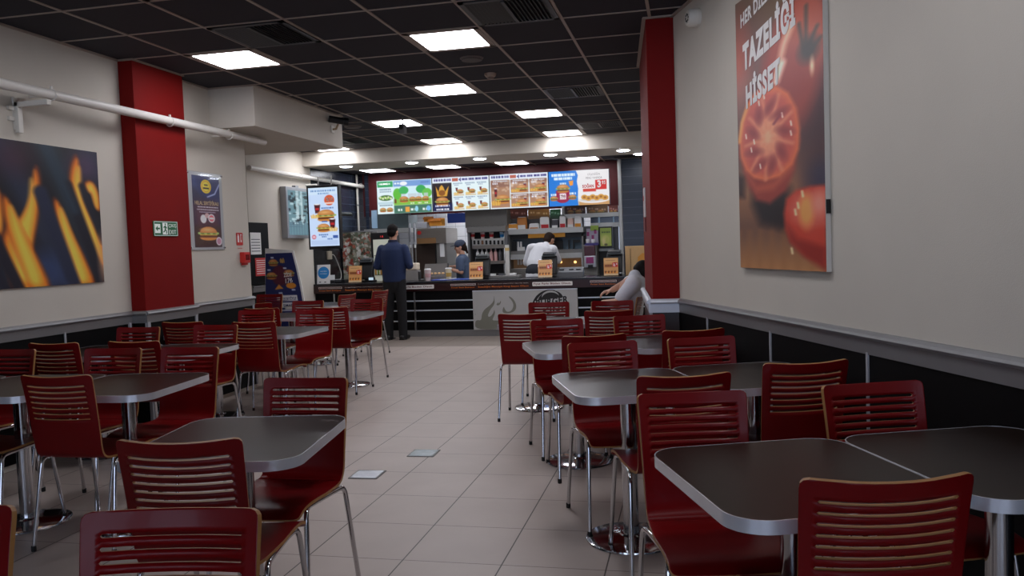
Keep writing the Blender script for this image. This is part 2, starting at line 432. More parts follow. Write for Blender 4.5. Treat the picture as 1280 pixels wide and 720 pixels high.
# ================================================================== THE SETTING
CEIL = 2.95
LW = -4.42                                   # left wall plane
S20, C20 = math.sin(R(20)), math.cos(R(20))
RW0 = Vector((-0.09, 5.99, 0)); RWD = Vector((-S20, C20, 0)); RWN = Vector((-C20, -S20, 0))   # right wall: start, direction away, inward normal
def rw(s, off=0.0, z=0.0):
    p = RW0 + RWD * s + RWN * off; return Vector((p.x, p.y, z))
XR = 0.25                                    # right side of the far end
W2 = -5.94                                   # far left wall
YB = -4.0
struct('floor', MB().box(-7.6, 5.0, -4.6, 16.4, -0.1, 0.0), FLOORM)
ce = MB().box(-7.6, 5.0, -4.6, 11.95, CEIL, CEIL + .1); struct('ceiling', ce, CEILT)
kc = MB().box(W2, XR + .2, 12.95, 16.0, 2.77, 2.87); struct('ceiling_kitchen', kc, CEILT)
# ceiling grid bars
gx = [-2.05 + .6 * k for k in range(-8, 10)]
gy = [5.77 + .617 * k for k in range(-15, 11)]
g = MB()
for x in gx: g.box(x - .011, x + .011, YB, 11.95, CEIL - .006, CEIL + .002)
for y in gy: g.box(-7.0, 3.6, y - .008, y + .008, CEIL - .0055, CEIL + .002)
struct('trim_ceiling_grid', g, GRID)
g = MB()
for x in [-5.62 + .6 * k for k in range(0, 10)]: g.box(x - .011, x + .011, 12.95, 14.25, 2.764, 2.772)
for y in (13.25, 13.87): g.box(W2, XR, y - .008, y + .008, 2.765, 2.772)
struct('trim_kitchen_ceiling_grid', g, GRID)
# walls
struct('wall_left', MB().box(LW - .2, LW, -4.2, 7.62, 0, CEIL), WALL)
struct('wall_left_alcove', MB().box(-7.4, LW - .2, 7.42, 7.62, 0, CEIL), WALL)
struct('wall_left_rear', MB().box(W2 - .2, W2, 10.36, 12.2, 0, CEIL), WALL)
struct('wall_left_rear_pilaster', MB().box(W2 - .2, W2 + .03, 10.2, 10.55, 0, CEIL), WALL)
struct('wall_left_corridor', MB().box(-7.4, -7.2, 7.6, 10.4, 0, CEIL).box(-7.4, W2 - .2, 10.2, 10.4, 0, CEIL), WALL)
pr = [rw(0.05), rw(-11.0), rw(-11.0, -.2), rw(0.05, -.2)]
struct('wall_right', MB().prism([(p.x, p.y) for p in pr][::-1], 0, CEIL), WALL)
bw = MB().box(-4.7, 4.6, -4.2, -4.0, 0, .4).box(-4.7, 4.6, -4.2, -4.0, 2.45, CEIL)
for x0, x1 in ((-4.7, -3.7), (-1.2, -.4), (2.6, 4.6)): bw.box(x0, x1, -4.2, -4.0, .4, 2.45)
struct('wall_back', bw, WALL)
for k, (x0, x1) in enumerate(((-3.7, -1.2), (-.4, 2.6))):
    wf = MB().box(x0, x0 + .05, -4.14, -4.06, .4, 2.45).box(x1 - .05, x1, -4.14, -4.06, .4, 2.45).box(x0, x1, -4.14, -4.06, .4, .45).box(x0, x1, -4.14, -4.06, 2.40, 2.45).box((x0 + x1) / 2 - .025, (x0 + x1) / 2 + .025, -4.14, -4.06, .4, 2.45)
    struct('window_%d' % (k + 1), wf, ALUP)
# right pillar: front face on y 5.97, left face running back to y 7.55
struct('wall_pillar_right', MB().prism([(-.28, 5.97), (-.085, 5.985), (.05, 7.55), (-.42, 7.55)], .85, CEIL), RED, bevel=.004)
struct('wall_right_rear', MB().prism([(-.36, 7.55), (XR, 7.55), (XR, 16.0), (XR + .2, 16.0), (XR + .2, 7.3), (-.36, 7.3)][::-1], 0, CEIL), WALL)
# left pillar
struct('wall_pillar_left', MB().box(LW, -4.29, 5.77, 6.43, .93, CEIL), RED, bevel=.004)
# duct casing under the ceiling
struct('wall_duct_casing', MB().box(-7.2, -3.95, 7.02, 9.0, 2.57, CEIL), WALL, bevel=.004)
# beam over the counter
struct('wall_beam', MB().box(W2, XR, 11.95, 12.95, 2.73, CEIL), WALL, bevel=.004)
# kitchen shell
struct('wall_kitchen_left', MB().box(W2 - .2, W2, 12.2, 16.0, 0, 2.87), NAVYT)
struct('wall_kitchen_right', MB().box(-1.12, XR, 13.95, 14.1, 0, 2.87), NAVYT)
struct('wall_kitchen_back', MB().box(W2, -1.1, 15.8, 16.0, 0, 2.87), WHITET)
struct('wall_kitchen_header', MB().box(-5.86, -1.2, 14.15, 14.3, 2.0, 2.8), REDDK)
# wainscot and its rail, left
def wains(y0, y1, x, name, kind='L'):
    m = MB().box(x, x + .012, y0, y1, .04, .86); struct('wall_wainscot_' + name, m, BLKPAN)
wains(-4, 5.77, LW, 'left'); wains(6.43, 7.62, LW, 'left_rear')
struct('wall_wainscot_left_pillar', MB().box(LW, -4.28, 5.76, 6.44, .04, .86), BLKPAN)
def rail_prof(mb, p0, p1, n, mi=0):
    """flat rail .86-.94 with a rounded cap lip, from p0 to p1, sticking out along n"""
    p0, p1, n = Vector(p0), Vector(p1), Vector(n)
    prof = [(0, .852), (.018, .852), (.020, .915), (.030, .918), (.034, .928), (.030, .938), (.016, .948), (0, .950)]
    vs = [p0 + n * a + Vector((0, 0, z)) for a, z in prof] + [p1 + n * a + Vector((0, 0, z)) for a, z in prof]; k = len(prof)
    fs = [(i, (i + 1) % k, k + (i + 1) % k, k + i) for i in range(k)] + [tuple(range(k - 1, -1, -1)), tuple(range(k, 2 * k))]
    mb.add(vs, fs, mi)
ra = MB(); nx = (1, 0, 0)
rail_prof(ra, (LW, -4, 0), (LW, 5.77, 0), nx); rail_prof(ra, (LW, 6.43, 0), (LW, 7.64, 0), nx)
rail_prof(ra, (-4.29, 5.75, 0), (-4.29, 6.45, 0), nx); rail_prof(ra, (LW, 5.77, 0), (-4.27, 5.77, 0), (0, -1, 0))
rail_prof(ra, (LW, 7.62, 0), (LW + .02, 7.62, 0), (0, 1, 0))
struct('trim_rail_left', ra, ALUP)
dv = MB()
for y in (-1.0, .2, 1.4, 2.6, 3.8, 5.02): dv.box(LW + .01, LW + .02, y - .007, y + .007, .04, .86)
dv.box(LW + .01, LW + .03, 5.70, 5.72, .04, .86); dv.box(-4.29, -4.265, 5.75, 5.785, .04, .86); dv.box(-4.285, -4.27, 6.41, 6.44, .04, .86); dv.box(LW + .01, LW + .025, 6.50, 6.52, .04, .86); dv.box(LW + .0, LW + .02, 7.60, 7.625, .04, .86)
struct('trim_panel_strip_left', dv, STRIPM)
# far left wall rail
ra = MB(); rail_prof(ra, (W2 + .03, 10.2, 0), (W2 + .03, 10.55, 0), nx); rail_prof(ra, (W2, 10.55, 0), (W2, 10.8, 0), nx); struct('trim_rail_rear', ra, ALUP)
struct('wall_wainscot_rear', MB().box(W2, W2 + .012, 10.5, 10.8, .04, .85).box(W2 + .03, W2 + .04, 10.2, 10.55, .04, .85), BLKPAN)
# right wall wainscot
def rw_box(mb, s0, s1, o0, o1, z0, z1):
    q = [rw(s0, o0), rw(s1, o0), rw(s1, o1), rw(s0, o1)]
    mb.prism([(p.x, p.y) for p in q], z0, z1)
m = MB(); rw_box(m, -10.5, .04, 0, .012, .04, .86); struct('wall_wainscot_right', m, BLKPAN)
ra = MB(); rail_prof(ra, rw(-10.5), rw(0.0), RWN); struct('trim_rail_right', ra, ALUP)
dv = MB()
for s in (-.57, -1.49, -2.42, -3.34, -4.26, -5.2): rw_box(dv, s - .007, s + .007, .01, .02, .04, .86)
struct('trim_panel_strip_right', dv, STRIPM)
# right pillar rail and wainscot
struct('wall_wainscot_right_pillar', MB().prism([(-.29, 5.96), (-.08, 5.975), (.05, 7.56), (-.43, 7.56)], .04, .86), mat('dark_brown_panel', (46, 34, 34), .3, noise=.1))
ra = MB(); pn = Vector((-.996, -.088, 0))
rail_prof(ra, (-.295, 5.955, 0), (-.085, 5.965, 0), (0, -1, 0)); rail_prof(ra, (-.29, 5.94, 0), (-.432, 7.58, 0), pn)
struct('trim_rail_right_pillar', ra, mat('bright_aluminium_rail', (206, 210, 218), .4, .35, noise=.04))
struct('trim_panel_strip_right_pillar', MB().box(-.305, -.285, 5.945, 5.965, .04, .86), STRIPM)
# wall angle trims at the ceiling
tr = MB(); q = [rw(-10.5, 0), rw(.02, 0), rw(.02, .022), rw(-10.5, .022)]; tr.prism([(p.x, p.y) for p in q], CEIL - .012, CEIL + .002)
tr.prism([(-.28, 5.97), (-.42, 7.55), (-.445, 7.55), (-.305, 5.97)], CEIL - .012, CEIL + .002)
tr.box(-.30, -.085, 5.945, 5.97, CEIL - .012, CEIL + .002); tr.box(LW, LW + .02, -4, 5.77, CEIL - .012, CEIL + .002)
tr.box(LW, -4.27, 5.75, 5.77, CEIL - .012, CEIL + .002); tr.box(-4.29, -4.27, 5.77, 6.43, CEIL - .012, CEIL + .002); tr.box(LW, LW + .02, 6.43, 7.02, CEIL - .012, CEIL + .002)
tr.box(LW, -3.95, 7.0, 7.02, CEIL - .012, CEIL + .002); tr.box(-3.95, -3.93, 7.0, 9.0, CEIL - .012, CEIL + .002)
struct('trim_ceiling_edge', tr, GRID)

# ------------------------------------------------------------------ ceiling fittings
def ceiling_light(x, y, z, label, m=LIGHT, group='square ceiling light panels', w=.6, d=.617):
    t = thing('ceiling_light', label, 'light', (x, y, z), 0, group)
    a, b = w / 2 - .012, d / 2 - .012
    f = MB()
    for x0, x1, y0, y1 in ((-a, a, -b, -b + .045), (-a, a, b - .045, b), (-a, -a + .045, -b, b), (a - .045, a, -b, b)): f.box(x0, x1, y0, y1, -.008, .002)
    f.build('frame', GRID, t)
    MB().prism(rrect(2 * a - .09, 2 * b - .09, .02, 4), -.007, .0015).build('diffuser', m, t)
    return t
def cell(i, j): return (-2.05 + .6 * i + .3, 5.77 + .617 * j + .3085)
for i, j, lab in ((-3, 0, 'square ceiling light left of the dark square vent, above the red left pillar'),
                  (0, 0, 'large square ceiling light just behind the front middle vent'),
                  (-1, 3, 'second square ceiling light in the middle, behind the large front one'),
                  (-3, 6, 'square ceiling light beside the hanging camera'),
                  (-3, 9, 'square ceiling light by the beam, behind the hanging camera'),
                  (0, 6, 'square ceiling light left of the rear vents, nearer of two'),
                  (0, 9, 'square ceiling light touching the beam, right of the middle'),
                  (-6, 9, 'square ceiling light at the left end of the beam, behind the duct casing'),
                  (-2, -3, 'square ceiling light cut by the top edge of the picture'),
                  (2, -3, 'square ceiling light out of view above the front right tables'),
                  (3, -6, 'square ceiling light out of view over the nearest right chair')):
    x, y = cell(i, j); ceiling_light(x, y, CEIL, lab)
for x, q in ((-4.0, 'kitchen ceiling light at the back over the white tiles, left'), (-2.6, 'kitchen ceiling light at the back over the white tiles, right')): ceiling_light(x, 15.1, 2.77, q, mat('rear_light_diffuser', (250, 248, 255), .5, emit=(246, 248, 255), estr=34), 'kitchen ceiling light panels')
for k, x in enumerate((-5.32, -4.12, -2.92, -1.72)):
    ceiling_light(x, 13.56, 2.77, ['kitchen ceiling light above the green menu screen, leftmost of four', 'kitchen ceiling light second from the left, above the second menu screen',
                  'kitchen ceiling light third from the left, above the third menu screen', 'kitchen ceiling light rightmost of four, above the blue menu screen'][k], LIGHTK, 'kitchen ceiling light panels')
for k, (x, y) in enumerate(((-5.32, 12.2), (-4.22, 12.2), (-3.13, 12.22), (-2.04, 12.25), (-.95, 12.23), (-.74, 12.85))):
    t = thing('downlight', ['round downlight under the beam, leftmost of the row', 'round downlight under the beam, second from the left', 'round downlight under the beam, middle of the row',
              'round downlight under the beam, fourth from the left', 'large round downlight under the beam near the red right pillar', 'small round downlight half hidden by the red right pillar'][k], 'light', (x, y, 2.73), 0, 'round downlights under the beam')
    MB().lathe([(.105, -.012), (.115, -.008), (.118, .002)], 28).build('trim_ring', WHITE, t, True)
    MB().lathe([(.04, -.026), (.078, -.022), (.096, -.013), (.096, 0)], 28).build('lens', DOWN, t, True)
def vent(i, j, label):
    x, y = cell(i, j); t = thing('ceiling_vent', label, 'vent', (x, y, CEIL), 0, 'square ceiling vents')
    a, b = .288, .296; f = MB()
    for x0, x1, y0, y1 in ((-a, a, -b, -b + .04), (-a, a, b - .04, b), (-a, -a + .04, -b, b), (a - .04, a, -b, b)): f.box(x0, x1, y0, y1, -.014, .002)
    f.build('frame', VENTM, t)
    l = MB()
    for side in (-1, 1):
        for k in range(9):
            xc = side * (.02 + .027 * k)
            l.add([(xc - side * .004, -.255, -.002), (xc + side * .016, -.255, -.018), (xc + side * .016, .255, -.018), (xc - side * .004, .255, -.002),
                   (xc - side * .004 + .003, -.255, -.001), (xc + side * .016 + .003, -.255, -.017), (xc + side * .016 + .003, .255, -.017), (xc - side * .004 + .003, .255, -.001)],
                  [(0, 1, 2, 3), (7, 6, 5, 4), (0, 4, 5, 1), (1, 5, 6, 2), (2, 6, 7, 3), (3, 7, 4, 0)])
    l.build('louvre', VENTM, t); MB().box(-.012, .012, -.255, .255, -.02, -.002).build('centre_bar', VENTM, t)
vent(-2, -1, 'dark square ceiling vent beside the left ceiling light'); vent(1, -1, 'dark square ceiling vent at the top middle of the picture')
vent(1, 4, 'dark square ceiling vent halfway along, left of the red right pillar'); vent(1, 8, 'dark square ceiling vent near the beam, farthest on the right'); vent(-5, 8, 'dark square ceiling vent behind the camera on the duct casing')
def disc(name, x, y, r, label, cat, m, h=.02):
    t = thing(name, label, cat, (x, y, CEIL))
    MB().lathe([(r * .55, -h - .006), (r * .8, -h), (r * .97, -h * .5), (r, 0)], 28).build('cover', m, t, True)
    return t
t = disc('ceiling_speaker', -1.76, 6.72, .10, 'flat round ceiling speaker behind the front square light', 'speaker', mat('grey_speaker_grille', (112, 104, 100), .6, noise=.1, nscale=80), .012)
MB().lathe([(.085, -.02), (.088, -.016)], 28).build('grille', mat('speaker_mesh', (84, 78, 76), .6, noise=.2, nscale=200), t, True)
t = disc('smoke_detector', -1.76, 7.37, .055, 'small round smoke detector on the ceiling near the second middle light', 'smoke detector', mat('beige_plastic', (160, 142, 124), .5), .03)
MB().lathe([(.012, -.05), (.03, -.046), (.036, -.034)], 20).build('sensor_cap', mat('beige_plastic_dark', (120, 104, 92), .5), t, True)
t = disc('ceiling_speaker', -4.15, 9.79, .11, 'flat round ceiling speaker next to the camera on the duct casing', 'speaker', MATS['grey_speaker_grille'], .012)
MB().lathe([(.085, -.02), (.088, -.016)], 28).build('grille', MATS['speaker_mesh'], t, True)
# dome camera hanging before the light
t = thing('security_camera', 'small grey camera hanging from the ceiling before a square light', 'camera', (-3.33, 9.35, CEIL))
MB().tube([(0, 0, 0), (0, 0, -.09)], .010, 8).build('stem', STEELD, t, True)
MB().box(-.035, .035, -.05, .05, -.20, -.09).build('body', mat('grey_camera_plastic', (120, 118, 120), .5), t, bevel=.012)
MB().lathe([(.012, -.01), (.030, 0), (.030, .02)], 14).build('lens', BLACK, t, True, loc=(0, -.05, -.128)).rotation_euler.x = R(90)
# bullet camera on the duct casing
t = thing('security_camera', 'dark bullet camera on a pale bracket at the end of the duct casing', 'camera', (-3.95, 8.72, 2.76))
MB().box(0, .012, -.04, .04, -.04, .04).build('base_plate', WHITE, t, bevel=.003)
MB().tube([(0, 0, 0), (.06, -.02, .0), (.10, -.05, .05)], .012, 8).build('bracket', mat('brass_bracket', (170, 150, 120), .4, .4), t, True)
MB().tube([(.02, -.12, .10), (.16, -.03, .075)], .038, 14).build('body', BLACK, t, True)
MB().tube([(.155, -.033, .076), (.20, -.005, .068)], .044, 14).build('sun_shield', BLACK, t, True)
# fire sounder on right wall
p = rw(-.49, .0, 2.80)
t = thing('alarm_sounder', 'round white alarm sounder high on the right wall', 'alarm', p, R(-70))
MB().lathe([(.052, 0), (.058, .012), (.056, .06), (.046, .075)], 24).build('body', WHITE, t, True).rotation_euler.x = R(90)
MB().lathe([(.062, 0), (.062, .01)], 24).build('base', WHITE, t, True).rotation_euler.x = R(90)
s = MB()
for q in range(8): a = 2 * PI * q / 8; s.box(.022 * math.cos(a) - .006, .022 * math.cos(a) + .006, -.078, -.072, .022 * math.sin(a) - .006, .022 * math.sin(a) + .006)
s.build('sound_slot', BLACK, t)

# ------------------------------------------------------------------ pipes on the left wall
t = thing('ceiling_pipe', 'long white pipe running along the left wall and red pillar', 'pipe', (-4.24, 0, 2.505))
MB().tube([(0, -3.9, -.02), (0, 4.4, 0), (0, 7.7, .012)], .034, 16).build('pipe', PIPEW, t, True)
for y in (4.85, 6.15, 7.05):
    h = MB()
    h.tube([(.037 * math.cos(2 * PI * k / 16), y, .037 * math.sin(2 * PI * k / 16)) for k in range(17)], .006, 6); h.box(-.18 if y != 6.15 else -.05, -.03, y - .01, y + .01, -.008, .008); h.box(-.006, .006, y - .008, y + .008, .036, .06)
    h.build('pipe_clamp', PIPEW, t, True)
t = thing('ceiling_pipe', 'white pipe running above the promotion screen to the red kitchen wall', 'pipe', (-5.86, 0, 2.56))
MB().tube([(0, 10.2, 0), (0.0, 14.15, -.01)], .034, 16).build('pipe', PIPEW, t, True)
for y in (11.7, 14.05):
    h = MB(); h.tube([(.038 * math.cos(2 * PI * k / 16), y, .038 * math.sin(2 * PI * k / 16)) for k in range(17)], .007, 6); h.box(-.08, -.03, y - .01, y + .01, -.008, .008); h.build('pipe_clamp', PIPEW, t, True)
t = thing('wall_bracket', 'white angled metal bracket fixed to the left wall above the fire mural', 'bracket', (LW, 4.74, 2.28))
MB().box(0, .018, -.045, -.015, -.02, .20).box(0, .018, -.09, .02, .04, .065).box(0, .018, -.09, .02, .11, .135).build('wall_plate', WHITE, t)
MB().box(.018, .05, -.05, -.01, -.04, .165).build('upright', WHITE, t, bevel=.004)
MB().box(.018, .28, -.05, -.012, .13, .165).build('arm', WHITE, t, bevel=.004)

# ------------------------------------------------------------------ pictures on the walls
def board(name, label, cat, loc, rotz, w, h, thick, edge, pic, m, gain=1.0):
    """a rigid printed board: origin at its lower centre on the wall, picture a child"""
    t = thing(name, label, cat, loc, rotz)
    MB().box(-w / 2, w / 2, -thick, 0, 0, h).build('backing', edge, t, bevel=.001)
    pic.build('print', w - .002, h - .002, m, t, y=-thick - .001, z=h / 2, gain=gain)
    return t
# fire mural: px space of the photo, straightened
def fire():
    W = 2.0; p = Pic(270, 182, 250, 150, (14, 14, 22))
    def q(pts, dx=0): return [(138 + dx + x, (y - (174 + x * .125)) / (186 - x * .2) * 182) for x, y in pts]
    for x0, c in ((-130, (24, 26, 40)), (-80, (28, 32, 48)), (-30, (20, 30, 44)), (30, (26, 32, 48)), (85, (24, 36, 46)), (140, (22, 26, 40))):
        p.line(q([(x0 - 26, 170), (x0 + 60, 360)]), 26, c, 16)
    p.ell(138 + 25, 20, 22, 22, (58, 24, 40), 30, a=.6); p.ell(138 + 112, 22, 20, 20, (64, 44, 70), 26, a=.7)
    p.ell(138 + 50, 165, 34, 26, (36, 52, 86), 26, a=.8); p.ell(138 + 95, 172, 14, 30, (34, 54, 92), 20, a=.8)
    def flame(pts, dx=0, s=1):
        for _ in range(2): pts = [v for (a, b) in zip(pts, pts[1:] + pts[:1]) for v in ((a[0] * .75 + b[0] * .25, a[1] * .75 + b[1] * .25), (a[0] * .25 + b[0] * .75, a[1] * .25 + b[1] * .75))]
        P = q(pts, dx); cx = sum(a for a, b in P) / len(P); cy = sum(b for a, b in P) / len(P)
        sh = lambda k: [(cx + (a - cx) * k, cy + (b - cy) * (k * .5 + .5)) for a, b in P]
        p.poly(sh(1.18), (120, 46, 12), 8); p.poly(sh(1.04), (196, 112, 28), 7); p.poly(sh(.72), (214, 160, 60), 9); 
    A = [(47, 210), (52, 225), (50, 250), (46, 275), (40, 300), (36, 330), (42, 360), (18, 360), (12, 330), (9, 300), (14, 285), (20, 276), (23, 281), (36, 262), (44, 240)]
    B = [(72, 248), (80, 262), (90, 290), (104, 320), (118, 356), (98, 358), (90, 335), (80, 305), (72, 275)]
    Cc = [(104, 196), (106, 212), (104, 240), (110, 258), (122, 280), (131, 300), (132, 330), (122, 318), (108, 286), (97, 262), (94, 238), (95, 215)]
    D = [(0, 228), (6, 240), (8, 262), (6, 290), (2, 292), (-6, 270)]
    E_ = [(112, 230), (122, 226), (130, 240), (131, 262), (126, 258), (122, 240), (116, 238)]
    for f in (A, B, Cc, D, E_): flame(f)
    for f, dx in ((A, -98), (B, -120), (Cc, -136), (B, -60)): flame(f, dx)
    p.line(q([(-6, 285), (22, 360)]), 13, (18, 18, 30), 5); p.line(q([(54, 240), (92, 360)]), 17, (22, 28, 48), 6); p.line(q([(88, 232), (130, 352)]), 15, (14, 16, 28), 6)
    p.line(q([(108, 232), (134, 300)]), 9, (16, 18, 30), 6); p.line(q([(60, 175), (96, 262)]), 10, (26, 40, 52), 9)
    for x0 in (-110, -64): p.line(q([(x0, 200), (x0 + 66, 360)]), 15, (18, 20, 34), 6)
    p.ell(138 + 134, 150, 8, 30, (220, 160, 110), 10, a=.6)
    return p
board('wall_mural', 'large mural of orange flames rising between dark grill bars on left wall', 'poster', (LW, 4.46, 1.20), R(90), 2.0, .99, .012, mat('board_edge_white', (210, 206, 198), .6), fire(), PRINT, 2.0)
# framed menu poster on the left wall
p = Pic(37, 83, 60, 130, (40, 36, 62))
p.poly([(0, 0), (37, 0), (37, 30), (0, 12)], (50, 62, 108), 8); p.ell(30, 6, 26, 22, (34, 40, 82), 6); p.line([(20, 24), (30, 20), (37, 8)], 1.2, (170, 180, 220), 1.5)
p.ell(18.5, 12, 7, 8, (216, 172, 44)); p.ell(18.5, 12, 5.4, 6.3, (160, 116, 30)); p.ell(18.5, 12, 4.8, 5.6, (222, 182, 60)); p.rect(16, 9.5, 21, 11, (60, 44, 20)); p.rect(14.5, 13, 22.5, 15, (60, 44, 20))
p.rect(0, 30, 37, 83, (86, 42, 52), 14, .75)
p.dashes(6, 35.5, 34, 1.2, (200, 196, 206), 3); p.dashes(5, 38.5, 35, 1.2, (200, 196, 206), 4); p.dashes(8, 41.5, 30, 1.0, (180, 176, 190), 5)
p.ell(13, 50, 4, 5, (210, 200, 196)); p.ell(18, 46, 3, 3, (180, 150, 150)); p.ell(24, 49, 4.6, 5, (224, 222, 226)); p.ell(24, 49, 3.6, 3.8, (190, 90, 100)); p.rect(21, 48, 27, 50, (240, 236, 236))
p.rect(0, 58, 37, 83, (60, 36, 26), 6, .8); p.burger(19, 67, 25); p.ell(33, 76, 4, 5, (206, 196, 206)); p.ell(33, 76, 3, 3.8, (170, 120, 140))
t = thing('framed_poster', 'framed burger poster under clear cover beside the red left pillar', 'poster', (LW, 6.86, 1.43), R(90))
MB().box(-.29, .29, -.012, 0, 0, .72).build('backing', mat('clear_acrylic_edge', (190, 192, 194), .15), t, bevel=.003)
p.build('print', .44, .66, PRINT, t, y=-.014, z=.355, x=.02, gain=1.7)
gl = bpy.data.materials.new('clear_acrylic'); gl.use_nodes = True; nt = gl.node_tree; nt.nodes.remove(nt.nodes['Principled BSDF'])
tb_ = nt.nodes.new('ShaderNodeBsdfTransparent'); gb_ = nt.nodes.new('ShaderNodeBsdfGlossy'); gb_.inputs['Roughness'].default_value = .04; mx_ = nt.nodes.new('ShaderNodeMixShader'); fr_ = nt.nodes.new('ShaderNodeLayerWeight'); fr_.inputs['Blend'].default_value = .5
nt.links.new(math_node(nt, 'MULTIPLY_ADD', math_node(nt, 'POWER', fr_.outputs['Facing'], 4.0), .10, .015), mx_.inputs[0]); nt.links.new(tb_.outputs[0], mx_.inputs[1]); nt.links.new(gb_.outputs[0], mx_.inputs[2]); nt.links.new(mx_.outputs[0], nt.nodes['Material Output'].inputs['Surface'])
MB().box(-.285, .285, -.024, -.019, .004, .716).build('acrylic_cover', gl, t, bevel=.001)
sc = MB()
for x, z in ((-.27, .02), (.27, .02), (-.27, .70), (.27, .70)): sc.lathe([(.009, -.028), (.009, 0)], 10, (x, 0))
for x, z in ((-.27, .02), (.27, .02), (-.27, .70), (.27, .70)):
    MB().lathe([(.008, 0), (.008, .028), (.004, .031)], 12).build('mounting_screw', CHROME, t, True, loc=(x, 0, z)).rotation_euler.x = R(90)
letters('heading', 'HELAL SERTİFİKALI', .38, .045, mat('cream_ink', (236, 206, 160), .5), t, .02, .44, -.0155, 'C')
# tomato poster on the right wall
def tomato():
    p = Pic(116, 390, 118, 360, (96, 62, 50))
    T = lambda x, y: ((x - 924 - (y - 7) * .022) * 116 / 111, (y - (7 - (x - 924) * .52)) / (327 + (x - 924) * .585) * 390)
    # photo pixels to picture units
    def t2(pts): return [T(x, y) for x, y in pts]
    Y = p.Y / 390
    for k, c in ((0, (104, 78, 62)), (.25, (112, 66, 60)), (.5, (88, 48, 48)), (.62, (70, 44, 46)), (.72, (150, 96, 60)), (1, (176, 116, 66))):
        p.mix(np.clip(1 - np.abs(Y - k) / .16, 0, 1), c)
    p.rect(80, -10, 130, 60, (34, 66, 30), 30); p.rect(104, -10, 130, 110, (24, 36, 22), 26); p.ell(70, 40, 26, 40, (104, 84, 56), 40, a=.7)
    p.rect(92, 110, 130, 300, (62, 30, 40), 36, .9); p.ell(4, 90, 14, 50, (170, 70, 50), 24)
    # back tomato
    p.ell(*T(1003, 84), 40, 92, (156, 50, 36), 16, 12); p.ell(*T(1010, 60), 26, 40, (206, 92, 50), 30); p.ell(*T(1000, 100), 30, 60, (146, 44, 40), 34, a=.8)
    p.line(t2([(1000, 42), (992, 62), (984, 96)]), 8, (244, 190, 150), 10, w2=5); p.line(t2([(990, 84), (983, 104)]), 9, (246, 206, 178), 8)
    for a in ((1010, 40, 1016, 74), (1030, 46, 1020, 70), (1034, 60, 1022, 76), (1018, 20, 1018, 70)): p.line(t2([(a[0], a[1]), (a[2], a[3])]), 3, (48, 50, 38), 5)
    p.ell(*T(1021, 72), 11, 14, (50, 44, 40), 12); p.ell(*T(1025, 92), 2, 8, (240, 210, 160), 4)
    # dark shadowed back
    p.rect(96, 255, 130, 330, (42, 40, 66), 24, .8)
    # table shade
    p.poly(t2([(950, 236), (1000, 236), (1000, 290), (962, 280), (950, 256)]), (30, 20, 26), 16); p.poly(t2([(924, 215), (938, 220), (938, 246), (926, 246)]), (52, 26, 26), 10)
    for i in range(7): p.line(t2([(930 + 16 * i, 290), (926 + 17 * i, 340)]), 5, (150, 92, 48), 9, a=.5)
    # cut tomato: side then face
    p.poly(t2([(928, 190), (934, 206), (944, 232), (956, 250), (975, 255), (996, 240), (1006, 215), (1012, 180), (1004, 150), (940, 150)]), (150, 44, 34), 8)
    p.poly(t2([(938, 212), (956, 232), (980, 228), (1004, 205), (1004, 214), (980, 238), (956, 240)]), (176, 66, 44), 8)
    f = t2([(929, 172), (933, 150), (942, 128), (952, 116), (966, 110), (984, 110), (998, 120), (1008, 140), (1012, 165), (1011, 190), (1004, 208), (988, 222), (968, 226), (952, 222), (940, 212), (932, 196)])
    p.poly(f, (214, 96, 50), 5); c = T(972, 172)
    p.poly([(c[0] + (a - c[0]) * .88, c[1] + (b - c[1]) * .88) for a, b in f], (196, 70, 52), 8); p.poly([(c[0] + (a - c[0]) * .66, c[1] + (b - c[1]) * .66) for a, b in f], (176, 58, 52), 14)
    p.ell(c[0], c[1] - 2, 15, 26, (226, 150, 104), 14)
    for k in range(9):
        a = 2 * PI * k / 9 + .3
        p.line([(c[0] + 8 * math.cos(a), c[1] + 13 * math.sin(a)), (c[0] + 34 * math.cos(a), c[1] + 58 * math.sin(a))], 6.5, (214, 122, 84), 6, w2=3)
    for k in range(9):
        a = 2 * PI * (k + .5) / 9 + .3
        p.ell(c[0] + 23 * math.cos(a), c[1] + 40 * math.sin(a), 5, 11, (146, 44, 44), 7, math.degrees(a) - 60)
    for x, y in ((959, 130), (952, 177), (948, 187), (961, 208), (990, 147), (1001, 158), (1001, 170), (940, 170), (966, 122)): p.line(t2([(x, y - 3), (x + 1, y + 2)]), 1.6, (250, 226, 200), 2)
    p.line(t2([(930, 176), (934, 152), (943, 131)]), 4, (236, 150, 60), 5); p.line(t2([(988, 146), (980, 156)]), 3.5, (140, 40, 50), 3)
    # right tomato
    f = t2([(993, 268), (996, 250), (1008, 240), (1024, 236), (1042, 236), (1042, 334), (1020, 322), (1002, 304), (995, 288)])
    p.poly(f, (196, 50, 30), 6); p.poly(t2([(996, 280), (1010, 300), (1042, 312), (1042, 340), (1018, 322), (1002, 304)]), (150, 30, 22), 10)
    p.poly(t2([(999, 262), (1006, 248), (1024, 242), (1042, 242), (1042, 285), (1020, 288), (1004, 278)]), (206, 76, 56), 9)
    p.ell(*T(1020, 266), 9, 20, (228, 140, 60), 8); p.ell(*T(1034, 258), 8, 14, (220, 120, 96), 10)
    for x, y in ((1015, 244), (1007, 266), (1010, 258), (1003, 314)): p.line(t2([(x, y - 2), (x + 1, y + 4)]), 2.4, (244, 214, 150), 3)
    lum = p.c.mean(-1, keepdims=True); p.c = p.c * .82 + lum * .18
    return p
pc = rw(-1.625, 0, 1.195)
t = board('wall_poster', 'tall poster of cut tomatoes with white lettering on the right wall', 'poster', pc, R(-70), .97, 1.50, .025, mat('board_edge_white', (210, 206, 198), .6), tomato(), PRINT, 1.55)
